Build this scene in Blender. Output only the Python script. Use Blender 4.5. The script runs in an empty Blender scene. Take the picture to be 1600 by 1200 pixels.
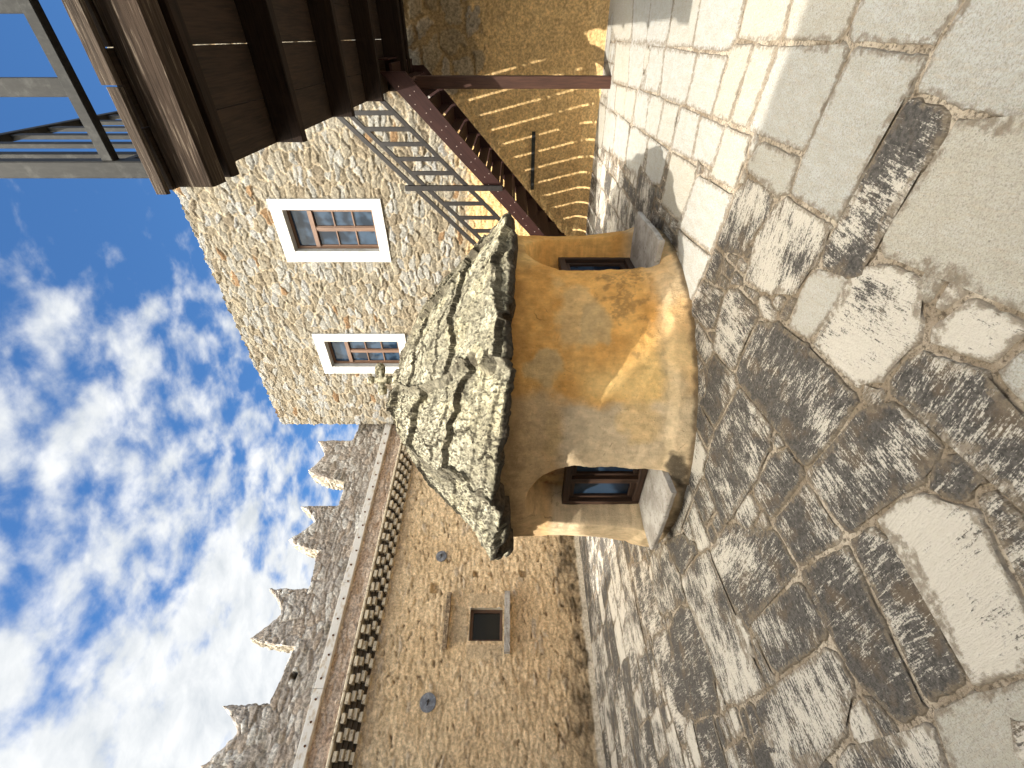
import bpy, math, random
import numpy as np
from mathutils import Vector, Matrix
random.seed(7); R = math.radians
scn = bpy.context.scene
col = scn.collection

# ------------------------------------------------------------ camera (held on its side, as the photo was)
EYE = 1.6
cd = bpy.data.cameras.new('camera'); cam = bpy.data.objects.new('camera', cd); col.objects.link(cam)
cd.sensor_fit = 'HORIZONTAL'; cd.sensor_width = 36; cd.lens = 36*660/1600
cd.clip_start = 0.05; cd.clip_end = 2000
cam.matrix_world = Matrix(((0, 1, 0, 0), (0, 0, -1, 0), (-1, 0, 0, EYE), (0, 0, 0, 1)))
scn.camera = cam

# ------------------------------------------------------------ sun and sky
SUN_EL = R(54); SX, SY = -0.848, -0.530
S3 = Vector((SX*math.cos(SUN_EL), SY*math.cos(SUN_EL), math.sin(SUN_EL)))
sd = bpy.data.lights.new('sun', 'SUN'); so = bpy.data.objects.new('sun', sd); col.objects.link(so)
sd.energy = 3.9; sd.angle = R(0.53); sd.color = (1, .95, .87)
so.rotation_euler = (-S3).to_track_quat('-Z', 'Y').to_euler()
so.location = (-20, -12, 40)
scn.view_settings.view_transform = 'Standard'; scn.view_settings.look = 'None'
scn.view_settings.exposure = 0.87; scn.view_settings.gamma = 1

wd = bpy.data.worlds.new('World'); scn.world = wd; wd.use_nodes = True
wt = wd.node_tree; wt.nodes.clear()
def W(t, **k):
    n = wt.nodes.new(t)
    for a_, v in k.items(): setattr(n, a_, v)
    return n
sky = W('ShaderNodeTexSky', sky_type='NISHITA', sun_disc=False, sun_elevation=SUN_EL, sun_rotation=math.atan2(SX, SY))
sky.air_density = 1.0; sky.dust_density = 0.4; sky.ozone_density = 2.5
bg = W('ShaderNodeBackground'); bg.inputs[1].default_value = 0.15
tc = W('ShaderNodeTexCoord'); sep = W('ShaderNodeSeparateXYZ'); wt.links.new(tc.outputs['Generated'], sep.inputs[0])
def M(op, a_, b_=None, c_=None, clamp=False):
    n = W('ShaderNodeMath', operation=op, use_clamp=clamp)
    for i, v in enumerate((a_, b_, c_)):
        if v is None: continue
        if isinstance(v, (int, float)): n.inputs[i].default_value = v
        else: wt.links.new(v, n.inputs[i])
    return n.outputs[0]
zc = M('ADD', M('MAXIMUM', sep.outputs[2], 0.0), 0.22)
cx = M('DIVIDE', sep.outputs[0], zc); cy = M('DIVIDE', sep.outputs[1], zc)
cmb = W('ShaderNodeCombineXYZ'); wt.links.new(cx, cmb.inputs[0]); wt.links.new(cy, cmb.inputs[1])
def wnoise(scale, detail, rough, dist=0.0, loc=(0, 0, 0), sc=(1, 1, 1), rot=0):
    mp = W('ShaderNodeMapping'); mp.inputs['Location'].default_value = loc; mp.inputs['Scale'].default_value = sc
    mp.inputs['Rotation'].default_value = (0, 0, rot)
    wt.links.new(cmb.outputs[0], mp.inputs[0])
    n = W('ShaderNodeTexNoise'); n.inputs['Scale'].default_value = scale; n.inputs['Detail'].default_value = detail
    n.inputs['Roughness'].default_value = rough; n.inputs['Distortion'].default_value = dist
    wt.links.new(mp.outputs[0], n.inputs['Vector']); return n.outputs['Fac']
big = wnoise(1.5, 3, .5, .3, (3.1, 1.7, 0))
puff = wnoise(10.5, 7, .52, .15, (0, 0, 0), (1.0, 1.25, 1), R(35))
fine = wnoise(15, 5, .6, .2, (5, 2, 0))
dens = M('ADD', M('ADD', M('MULTIPLY', big, .55), M('MULTIPLY', puff, .62)), M('MULTIPLY', fine, .13))
# more cloud towards the left (-X) and lower, clear overhead to the right
dt = W('ShaderNodeVectorMath', operation='DOT_PRODUCT'); wt.links.new(tc.outputs['Generated'], dt.inputs[0]); dt.inputs[1].default_value = S3
dt2 = W('ShaderNodeVectorMath', operation='DOT_PRODUCT'); wt.links.new(tc.outputs['Generated'], dt2.inputs[0]); dt2.inputs[1].default_value = (.50, -.60, .624)
fill_lobes = M('ADD', M('MAXIMUM', M('SUBTRACT', dt.outputs['Value'], .66), 0.0), M('MULTIPLY', M('MAXIMUM', M('SUBTRACT', dt2.outputs['Value'], .50), 0.0), .22))   # bright cloud lobes added in the unseen sky to fill shaded walls
grad = M('ADD', M('ADD', M('MULTIPLY', sep.outputs[0], -.30), M('MULTIPLY', sep.outputs[2], -.02)), M('MULTIPLY', fill_lobes, 1.2))
dens = M('ADD', dens, grad)
rmp = W('ShaderNodeMapRange', interpolation_type='SMOOTHSTEP')
rmp.inputs['From Min'].default_value = .575; rmp.inputs['From Max'].default_value = .80
wt.links.new(dens, rmp.inputs['Value'])
mx = W('ShaderNodeMix', data_type='RGBA'); wt.links.new(rmp.outputs[0], mx.inputs['Factor'])
tint = W('ShaderNodeMix', data_type='RGBA', blend_type='MULTIPLY'); tint.inputs['Factor'].default_value = 1
wt.links.new(sky.outputs[0], tint.inputs['A']); tint.inputs['B'].default_value = (.33, .55, .73, 1)
wt.links.new(tint.outputs['Result'], mx.inputs['A'])
shade = W('ShaderNodeMix', data_type='RGBA'); cshade = wnoise(9, 6, .6, .3, (1.2, 7, 0), (1, 1.6, 1), R(35)); wt.links.new(M('MULTIPLY_ADD', cshade, 2.2, -.6, True), shade.inputs['Factor'])
shade.inputs['A'].default_value = (2.6, 2.78, 2.95, 1); shade.inputs['B'].default_value = (4.0, 4.04, 4.04, 1)
glow = W('ShaderNodeVectorMath', operation='SCALE'); wt.links.new(shade.outputs['Result'], glow.inputs[0])
wt.links.new(M('ADD', 1.0, M('MULTIPLY', fill_lobes, 38.0)), glow.inputs['Scale'])      # cloud colour boosted inside the added lobes, to lift the shade
warm = W('ShaderNodeMix', data_type='RGBA', blend_type='MULTIPLY'); wt.links.new(M('MULTIPLY', fill_lobes, 8.0, None, True), warm.inputs['Factor'])
wt.links.new(glow.outputs[0], warm.inputs['A']); warm.inputs['B'].default_value = (1, .91, .76, 1)
wt.links.new(warm.outputs['Result'], mx.inputs['B'])
wt.links.new(mx.outputs['Result'], bg.inputs[0])
wo = W('ShaderNodeOutputWorld'); wt.links.new(bg.outputs[0], wo.inputs[0])

# ------------------------------------------------------------ numpy noise
def _h(ix, iy, s):
    h = (ix.astype(np.int64)*374761393 + iy.astype(np.int64)*668265263 + s*974634777) & 0xffffffff
    h = ((h ^ (h >> 13))*1274126177) & 0xffffffff
    h = ((h ^ (h >> 16))*2246822519) & 0xffffffff
    return ((h ^ (h >> 15)) & 0xffffff)/float(0x1000000)
def vn(x, y, s=0):
    x = np.asarray(x, float); y = np.asarray(y, float)
    ix = np.floor(x); iy = np.floor(y); fx = x-ix; fy = y-iy
    fx = fx*fx*(3-2*fx); fy = fy*fy*(3-2*fy)
    a_ = _h(ix, iy, s); b_ = _h(ix+1, iy, s); c_ = _h(ix, iy+1, s); d_ = _h(ix+1, iy+1, s)
    return (a_*(1-fx)+b_*fx)*(1-fy)+(c_*(1-fx)+d_*fx)*fy
def fbm(x, y, s=0, o=4, g=.5):
    t = 0; a_ = 1; n = 0
    for i in range(o):
        t = t+a_*vn(x*2**i, y*2**i, s+i*17); n += a_; a_ *= g
    return t/n*2-1          # about -1..1
def voro(x, y, s=0, jit=.9):
    ix = np.floor(x); iy = np.floor(y)
    f1 = np.full(x.shape, 9.); f2 = f1.copy(); idx = np.zeros(x.shape); idy = idx.copy(); ox = idx.copy(); oy = idx.copy()
    for dx in (-2, -1, 0, 1, 2):
        for dy in (-2, -1, 0, 1, 2):
            jx = ix+dx; jy = iy+dy
            px = jx+.5+(_h(jx, jy, s)-.5)*jit; py = jy+.5+(_h(jx, jy, s+91)-.5)*jit
            d = np.hypot(px-x, py-y)
            n1 = d < f1
            f2 = np.where(n1, f1, np.minimum(f2, d))
            idx = np.where(n1, jx, idx); idy = np.where(n1, jy, idy)
            ox = np.where(n1, x-px, ox); oy = np.where(n1, y-py, oy)
            f1 = np.where(n1, d, f1)
    return f1, f2, idx, idy, ox, oy
def ss(a_, b_, x):
    t = np.clip((x-a_)/(b_-a_), 0, 1); return t*t*(3-2*t)
def mixc(c0, c1, t):
    return c0+(c1-c0)*t[..., None]
def arr(c): return np.array(c, float)

# ------------------------------------------------------------ object helpers
def tag(o, label=None, cat=None, group=None, kind=None):
    if label: o['label'] = label
    if cat: o['category'] = cat
    if group: o['group'] = group
    if kind: o['kind'] = kind
    return o
def empty(name, loc, label, cat, group=None):
    o = bpy.data.objects.new(name, None); col.objects.link(o); o.location = loc
    o.empty_display_size = .2
    tag(o, label, cat, group); return o
def link(name, me, mats, parent=None):
    o = bpy.data.objects.new(name, me); col.objects.link(o)
    for m in (mats if isinstance(mats, (list, tuple)) else [mats]): me.materials.append(m)
    if parent:
        o.parent = parent
        base = Vector(); p = parent
        while p: base += p.location; p = p.parent
        o.location = -base
    return o
def raw(name, V, F, smooth=False):
    me = bpy.data.meshes.new(name); me.from_pydata([tuple(v) for v in V], [], F)
    if smooth: me.polygons.foreach_set('use_smooth', [True]*len(me.polygons))
    me.update(); return me
def gridmesh(name, P, C, keep=None, smooth=True, wrap=False):
    n, m = P.shape[:2]
    I = np.arange(n*m).reshape(n, m)
    if wrap:
        I = np.concatenate([I, I[:1]], 0)
    q = np.stack([I[:-1, :-1], I[1:, :-1], I[1:, 1:], I[:-1, 1:]], -1)
    q = q[keep] if keep is not None else q.reshape(-1, 4)
    me = bpy.data.meshes.new(name)
    me.vertices.add(n*m); me.vertices.foreach_set('co', P.reshape(-1).astype(np.float32))
    me.loops.add(q.size); me.loops.foreach_set('vertex_index', q.reshape(-1).astype(np.int32))
    me.polygons.add(len(q)); me.polygons.foreach_set('loop_start', np.arange(0, q.size, 4, dtype=np.int32))
    me.polygons.foreach_set('use_smooth', np.full(len(q), smooth))
    ca = me.color_attributes.new('Col', 'FLOAT_COLOR', 'POINT')
    cc = np.ones((n*m, 4), np.float32); cc[:, :3] = np.clip(C.reshape(-1, 3), 0, 1); ca.data.foreach_set('color', cc.reshape(-1))
    me.update(calc_edges=True); me.validate(); return me
class MB:
    def __init__(s): s.v = []; s.f = []; s.u = []; s.m = []
    def quad(s, p, uv=None, m=0):
        i = len(s.v); s.v += [tuple(x) for x in p]; s.f.append(tuple(range(i, i+len(p)))); s.m.append(m)
        s.u += uv if uv else [(x[0], x[1]) for x in p]
    def beam(s, p0, p1, w, h, up=(0, 0, 1), m=0, off=None, ch=.004):
        """box from p0 to p1 (axis centre), w across, h along 'up'; small chamfer; UV along the grain"""
        p0 = Vector(p0); p1 = Vector(p1); d = (p1-p0); L = d.length; d.normalize()
        up = Vector(up); sx = d.cross(up).normalized(); uz = sx.cross(d).normalized()
        o = random.random()*50 if off is None else off
        ch = min(ch, w*.3, h*.3)
        prof = [(-w/2+ch, -h/2), (w/2-ch, -h/2), (w/2, -h/2+ch), (w/2, h/2-ch), (w/2-ch, h/2), (-w/2+ch, h/2), (-w/2, h/2-ch), (-w/2, -h/2+ch)]
        A = [p0+sx*x+uz*y for x, y in prof]; B = [p1+sx*x+uz*y for x, y in prof]
        cum = 0
        for k in range(8):
            k2 = (k+1) % 8
            wd_ = (Vector(prof[k2])-Vector(prof[k])).length
            s.quad([A[k], A[k2], B[k2], B[k]], [(o, o+cum), (o, o+cum+wd_), (o+L, o+cum+wd_), (o+L, o+cum)], m); cum += wd_
        s.quad(A[::-1], [(o+x, o+y) for x, y in prof[::-1]], m); s.quad(B, [(o+x, o+y) for x, y in prof], m)
    def box(s, c, ax, ay, az, m=0):
        c = Vector(c); ax, ay, az = Vector(ax), Vector(ay), Vector(az)
        s.beam(c-ax, c+ax, ay.length*2, az.length*2, az.normalized(), m)
    def tube(s, p0, p1, r0, r1, n=12, m=0):
        p0 = Vector(p0); p1 = Vector(p1); d = (p1-p0).normalized()
        x = d.orthogonal().normalized(); y = d.cross(x)
        A = [p0+(x*math.cos(6.28319*k/n)+y*math.sin(6.28319*k/n))*r0 for k in range(n)]
        B = [p1+(x*math.cos(6.28319*k/n)+y*math.sin(6.28319*k/n))*r1 for k in range(n)]
        for k in range(n): s.quad([A[k], A[(k+1) % n], B[(k+1) % n], B[k]], None, m)
        s.quad(A[::-1], None, m); s.quad(B, None, m)
    def build(s, name, mats, parent=None):
        me = bpy.data.meshes.new(name); me.from_pydata(s.v, [], s.f)
        ul = me.uv_layers.new(name='UVMap'); ul.data.foreach_set('uv', np.array(s.u, np.float32).reshape(-1))
        me.polygons.foreach_set('material_index', s.m); me.update()
        return link(name, me, mats, parent)

# ------------------------------------------------------------ materials
class NT:
    def __init__(s, name):
        s.m = bpy.data.materials.new(name); s.m.use_nodes = True; s.t = s.m.node_tree
        s.b = s.t.nodes['Principled BSDF']; s.tc = s.n('ShaderNodeTexCoord')
    def n(s, t, **k):
        x = s.t.nodes.new(t)
        for a_, v in k.items(): setattr(x, a_, v)
        return x
    def l(s, a_, b_): s.t.links.new(a_, b_)
    def math(s, op, a_, b_=None, clamp=False):
        x = s.n('ShaderNodeMath', operation=op, use_clamp=clamp)
        for i, v in enumerate((a_, b_)):
            if v is None: continue
            if isinstance(v, (int, float)): x.inputs[i].default_value = v
            else: s.l(v, x.inputs[i])
        return x.outputs[0]
    def noise(s, scale, detail=5, rough=.55, vec=None, sc=(1, 1, 1), dist=0, loc=(0, 0, 0)):
        mp = s.n('ShaderNodeMapping'); mp.inputs['Scale'].default_value = sc; mp.inputs['Location'].default_value = loc
        s.l(vec if vec else s.tc.outputs['Object'], mp.inputs[0])
        x = s.n('ShaderNodeTexNoise'); x.inputs['Scale'].default_value = scale; x.inputs['Detail'].default_value = detail
        x.inputs['Roughness'].default_value = rough; x.inputs['Distortion'].default_value = dist
        s.l(mp.outputs[0], x.inputs['Vector']); return x.outputs['Fac']
    def mr(s, v, a_, b_, c_=0., d_=1., smooth=True):
        x = s.n('ShaderNodeMapRange', interpolation_type='SMOOTHSTEP' if smooth else 'LINEAR')
        for i, q in ((1, a_), (2, b_), (3, c_), (4, d_)):
            if isinstance(q, (int, float)): x.inputs[i].default_value = q
            else: s.l(q, x.inputs[i])
        s.l(v, x.inputs[0]); return x.outputs[0]
    def mix(s, f, a_, b_, mode='MIX'):
        x = s.n('ShaderNodeMix', data_type='RGBA', blend_type=mode)
        for k, v in (('Factor', f), ('A', a_), ('B', b_)):
            if isinstance(v, (int, float)): x.inputs[k].default_value = v
            elif isinstance(v, tuple): x.inputs[k].default_value = v+(1,) if len(v) == 3 else v
            else: s.l(v, x.inputs[k])
        return x.outputs['Result']
    def bump(s, h, dist, strength=1.0):
        x = s.n('ShaderNodeBump'); x.inputs['Distance'].default_value = dist; x.inputs['Strength'].default_value = strength
        s.l(h, x.inputs['Height']); s.l(x.outputs[0], s.b.inputs['Normal'])
    def out(s, c, rough=.9, spec=.3):
        if isinstance(c, tuple): s.b.inputs['Base Color'].default_value = c+(1,)
        else: s.l(c, s.b.inputs['Base Color'])
        if isinstance(rough, (int, float)): s.b.inputs['Roughness'].default_value = rough
        else: s.l(rough, s.b.inputs['Roughness'])
        s.b.inputs['Specular IOR Level'].default_value = spec
        return s.m
def mat_col(name, var=.35, sc=30, bump=.01, bsc=60, speck=0.0, stretch=(1, 1, 1)):
    t = NT(name); a_ = t.n('ShaderNodeAttribute', attribute_name='Col').outputs['Color']
    n1 = t.noise(sc, 7, .62, sc=stretch); n2 = t.noise(bsc, 6, .65, sc=stretch)
    k = t.mr(n1, .3, .7, 1-var, 1+var)
    c = t.mix(1.0, a_, k, 'MULTIPLY')
    if speck:
        n3 = t.noise(bsc*1.7, 4, .6, loc=(3, 1, 2)); c = t.mix(t.mr(n3, .60, .68, 0, speck), c, (.07, .055, .04))
    t.bump(t.math('ADD', n2, t.math('MULTIPLY', n1, .8)), bump); return t.out(c, .92, .2)
def mat_wood(name, c0, c1, rough=.6, spec=.35, grain=70, bump=.002, wear=None):
    t = NT(name); uv = t.tc.outputs['UV']
    g = t.noise(1.0, 7, .6, uv, (3.5, grain, 1), .4); g2 = t.noise(1.0, 4, .6, uv, (1.2, 9, 1), .2); g3 = t.noise(1.0, 3, .6, uv, (9, grain*2.5, 1))
    c = t.mix(t.mr(t.math('ADD', t.math('MULTIPLY', g, .6), t.math('MULTIPLY', g2, .4)), .35, .65), c0, c1)
    c = t.mix(t.mr(g3, .62, .75, 0, .7), c, tuple(x*.35 for x in c0))
    if wear: c = t.mix(t.mr(g, .56, .68, 0, .9), c, wear)
    t.bump(g, bump); return t.out(c, rough, spec)

M_STONE = mat_col('rubble_stone', .34, 26, .012, 70, .25)
M_PLASTERW = mat_col('weathered_wall', .30, 22, .012, 60, .30)
M_DARKW = mat_col('battlement_stone', .42, 20, .014, 50, .35)
def mat_render():
    t = NT('ochre_render'); a_ = t.n('ShaderNodeAttribute', attribute_name='Col').outputs['Color']
    n1 = t.noise(9, 8, .62); n2 = t.noise(70, 6, .65); n3 = t.noise(26, 5, .6, sc=(1, 1, .22)); n4 = t.noise(130, 3, .6)
    c = t.mix(1.0, a_, t.mr(n1, .3, .7, .86, 1.14), 'MULTIPLY'); c = t.mix(1.0, c, t.mr(n3, .3, .7, .94, 1.06), 'MULTIPLY')
    c = t.mix(t.mr(n2, .60, .70, 0, .45), c, (.13, .075, .028)); c = t.mix(t.mr(n4, .62, .70, 0, .35), c, (.70, .55, .33))
    v = t.n('ShaderNodeTexVoronoi', feature='DISTANCE_TO_EDGE'); v.inputs['Scale'].default_value = 2.6
    mp = t.n('ShaderNodeMix', data_type='VECTOR'); mp.inputs['Factor'].default_value = .12
    w = t.n('ShaderNodeTexNoise'); w.inputs['Scale'].default_value = 5; w.inputs['Detail'].default_value = 6; t.l(t.tc.outputs['Object'], w.inputs['Vector'])
    t.l(t.tc.outputs['Object'], mp.inputs['A']); t.l(w.outputs['Color'], mp.inputs['B']); t.l(mp.outputs['Result'], v.inputs['Vector'])
    crack = t.math('MULTIPLY', t.mr(v.outputs['Distance'], .001, .0055, 1, 0), t.mr(t.noise(2.2, 3, .5, loc=(4, 0, 0)), .56, .66))
    c = t.mix(t.math('MULTIPLY', crack, .45), c, (.14, .085, .045))
    t.bump(t.math('SUBTRACT', t.math('ADD', n2, t.math('MULTIPLY', n3, .7)), t.math('MULTIPLY', crack, 2)), .006); return t.out(c, .93, .15)
M_HUT = mat_render()
M_SLATE = mat_col('lichen_slabs', .45, 18, .024, 50, .55)
M_DECK = mat_wood('dark_deck_boards', (.013, .0085, .006), (.036, .021, .0135), .75, .2)
M_JOIST = mat_wood('dark_joist_wood', (.006, .0035, .0025), (.020, .011, .007), .8, .15)
M_BEAM = mat_wood('weathered_beam', (.020, .014, .010), (.062, .043, .031), .9, .12, 60, .006, (.15, .12, .09))
M_OLD = mat_wood('old_grey_board', (.03, .023, .018), (.09, .068, .052), .9, .12, 60, .006, (.19, .16, .125))
M_STAIR = mat_wood('stained_stair_wood', (.017, .0055, .0045), (.030, .0105, .0085), .55, .2, 50, .001)
M_POST = mat_wood('brown_post_wood', (.036, .015, .009), (.072, .031, .019), .6, .35, 60, .001)
M_OLDFRAME = mat_wood('old_window_wood', (.022, .012, .008), (.065, .034, .020), .6, .3, 60, .001)
M_FRAME = mat_wood('window_wood', (.085, .044, .026), (.155, .085, .050), .5, .4, 60, .001)
t = NT('grey_painted_metal'); n = t.noise(9, 8, .7); n2 = t.noise(60, 4, .6, sc=(1, 1, .25))
M_GREY = t.out(t.mix(t.mr(n, .5, .72, 0, .8), t.mix(t.mr(n2, .4, .7, 0, .5), (.024, .024, .023), (.040, .040, .038)), (.070, .070, .066)), .75, .2)
t = NT('black_painted_wood'); n = t.noise(20, 6, .6)
M_RAIL = t.out(t.mix(t.mr(n, .4, .7), (.008, .0065, .006), (.018, .014, .013)), .5, .4)
t = NT('black_iron'); M_IRON = t.out((.025, .022, .02), .6, .5)
t = NT('window_glass'); t.b.inputs['IOR'].default_value = 1.5; n = t.noise(3, 2)
M_GLASS = t.out(t.mix(t.mr(n, .4, .6), (.008, .015, .027), (.030, .052, .085)), .03, .16); t.bump(t.noise(1.3, 2), .006)  # blue sky reflection is painted into the glass colour, specular kept low
t = NT('pale_curtain'); M_CURT = t.out(t.mix(t.noise(8, 4, .5, sc=(8, 8, .5)), (.20, .23, .25), (.36, .39, .40)), .8, .2)
def mat_marble():
    t = NT('white_marble'); n = t.noise(7, 8, .65, dist=.6); n2 = t.noise(45, 5, .6)
    c = t.mix(t.mr(n, .45, .7), (.47, .465, .44), (.36, .35, .32)); c = t.mix(t.mr(n2, .6, .75, 0, .5), c, (.42, .40, .36))
    t.bump(n2, .003); return t.out(c, .7, .3)
M_MARBLE = mat_marble()
t = NT('sill_marble'); n = t.noise(30, 7, .65); n2 = t.noise(5, 5, .6)
M_SILL = t.out(t.mix(t.mr(n, .52, .72, 0, .8), t.mix(t.mr(n2, .35, .65), (.46, .43, .39), (.30, .27, .235)), (.13, .11, .09)), .8, .2); t.bump(n, .004)
t = NT('painted_ledge'); n = t.noise(6, 7, .65, sc=(1, 1, 2)); n2 = t.noise(30, 5, .6)
M_LEDGE = t.out(t.mix(t.mr(n, .5, .66, 0, .75), (.64, .62, .58), (.42, .33, .22)), .8, .3); t.bump(n2, .004)
t = NT('grey_disc_metal'); n = t.noise(15, 6, .6)
M_DISC = t.out(t.mix(t.mr(n, .4, .65), (.13, .135, .15), (.24, .25, .27)), .55, .5)
t = NT('rust_stain'); M_RUST = t.out((.10, .045, .02), .9, .1)
t = NT('bolt_heads'); M_BOLT = t.out((.34, .27, .24), .5, .4)
# ------------------------------------------------------------ layout directions (metres, camera above the origin)
A = np.array([-0.78985, 0.61330])      # along the house front, to the left and away
B = np.array([0.63673, 0.77109])       # along the balcony's end, away from the camera
NA = np.array([-0.61330, -0.78985])    # out of the house front
WD = np.array([0.71110, 0.70309]); NW = np.array([0.70309, -0.71110])   # castle wall: along it, and out of it
FS = 1.042                              # facade distance
F0 = np.array([3.28, 9.0])*FS
W0 = np.array([-6.62, 7.28])
def fz(z): return EYE+(z-EYE)*FS
def p3(o, x, d1, y=0, d2=None, z=0.):
    q = o+x*d1+(y*d2 if d2 is not None else 0); return Vector((q[0], q[1], z))

# ------------------------------------------------------------ ground and pavement
t = NT('bedding_mortar'); n = t.noise(3, 6, .6); n2 = t.noise(45, 7, .7); n3 = t.noise(140, 4, .6)
c = t.mix(t.mr(n, .42, .62), (.24, .19, .135), (.48, .41, .32)); c = t.mix(t.mr(n2, .47, .62, 0, .85), c, (.075, .058, .04)); c = t.mix(t.mr(n3, .6, .7, 0, .6), c, (.5, .44, .36))
t.bump(t.math('ADD', n2, t.math('MULTIPLY', n3, .5)), .014); M_BED = t.out(c, .95, .15)
V = [(-150, -150, 0), (150, -150, 0), (150, 150, 0), (-150, 150, 0)]
g = link('ground', raw('ground', V, [(0, 1, 2, 3)]), M_BED); tag(g, kind='structure')

t = NT('paving_slab'); uv = t.tc.outputs['UV']
at = t.n('ShaderNodeAttribute', attribute_name='Col'); sp = t.n('ShaderNodeSeparateColor'); t.l(at.outputs['Color'], sp.inputs[0])
tone, rnd, edge = sp.outputs[0], sp.outputs[1], sp.outputs[2]
st = t.noise(1, 8, .68, uv, (9, 62, 1), .5); st2 = t.noise(1, 6, .7, uv, (30, 210, 1), .3)
pt = t.noise(2.6, 5, .6, uv); sp1 = t.noise(75, 4, .6); sp2 = t.noise(170, 3, .6); cl = t.noise(7, 7, .68, uv, (1, 2.2, 1))
# dark slate with worn white streaks where the patch noise allows
lic = t.noise(95, 5, .68)
whit = t.math('ADD', t.math('ADD', t.math('MULTIPLY', st, .42), t.math('MULTIPLY', st2, .28)), t.math('ADD', t.math('MULTIPLY', cl, .26), t.math('MULTIPLY', lic, .30)))
whit = t.math('ADD', whit, t.math('MULTIPLY', t.math('SUBTRACT', pt, .5), .42))
whit = t.math('ADD', whit, t.math('MULTIPLY', tone, .27))
dk = t.mix(t.mr(t.noise(55, 6, .7), .35, .65), (.046, .042, .038), (.108, .099, .088))
dk = t.mix(t.mr(t.noise(5, 6, .65), .50, .66, 0, .7), dk, (.135, .10, .066))
wh = t.mix(st, (.62, .58, .51), (.46, .415, .34))
dark = t.mix(t.mr(whit, .675, .755), dk, wh)
lt = t.mix(t.mr(cl, .3, .7), (.445, .45, .43), (.37, .36, .315)); lt = t.mix(t.mr(rnd, .35, 1, 0, .42), lt, (.47, .41, .295))
lt = t.mix(t.mr(st, .50, .70, 0, .55), lt, (.44, .37, .28)); lt = t.mix(t.mr(t.noise(32, 6, .7), .54, .70, 0, .5), lt, (.40, .34, .26))
lt = t.mix(t.mr(sp1, .66, .70, 0, .9), lt, (.10, .085, .07)); lt = t.mix(t.mr(lic, .46, .62, 0, .65), lt, (.33, .30, .25)); lt = t.mix(t.mr(sp2, .54, .64, 0, .6), lt, (.22, .19, .155))
lt = t.mix(t.mr(t.noise(1.6, 6, .7), .60, .74, 0, .55), lt, (.33, .27, .19))
c = t.mix(t.mr(tone, .68, .85), dark, lt)
ed = t.math('ADD', edge, t.math('MULTIPLY', t.math('SUBTRACT', t.noise(28, 6, .7), .5), 1.9))
c = t.mix(t.mr(ed, .0, .42, .8, 0), c, t.mix(t.noise(60, 5, .6), (.06, .045, .032), (.30, .24, .17)))
hb = t.math('ADD', t.math('MULTIPLY', st, .9), t.math('ADD', t.math('MULTIPLY', st2, .6), t.math('MULTIPLY', sp1, -.8)))
t.bump(hb, .011); M_SLAB = t.out(c, .8, .25)

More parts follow.
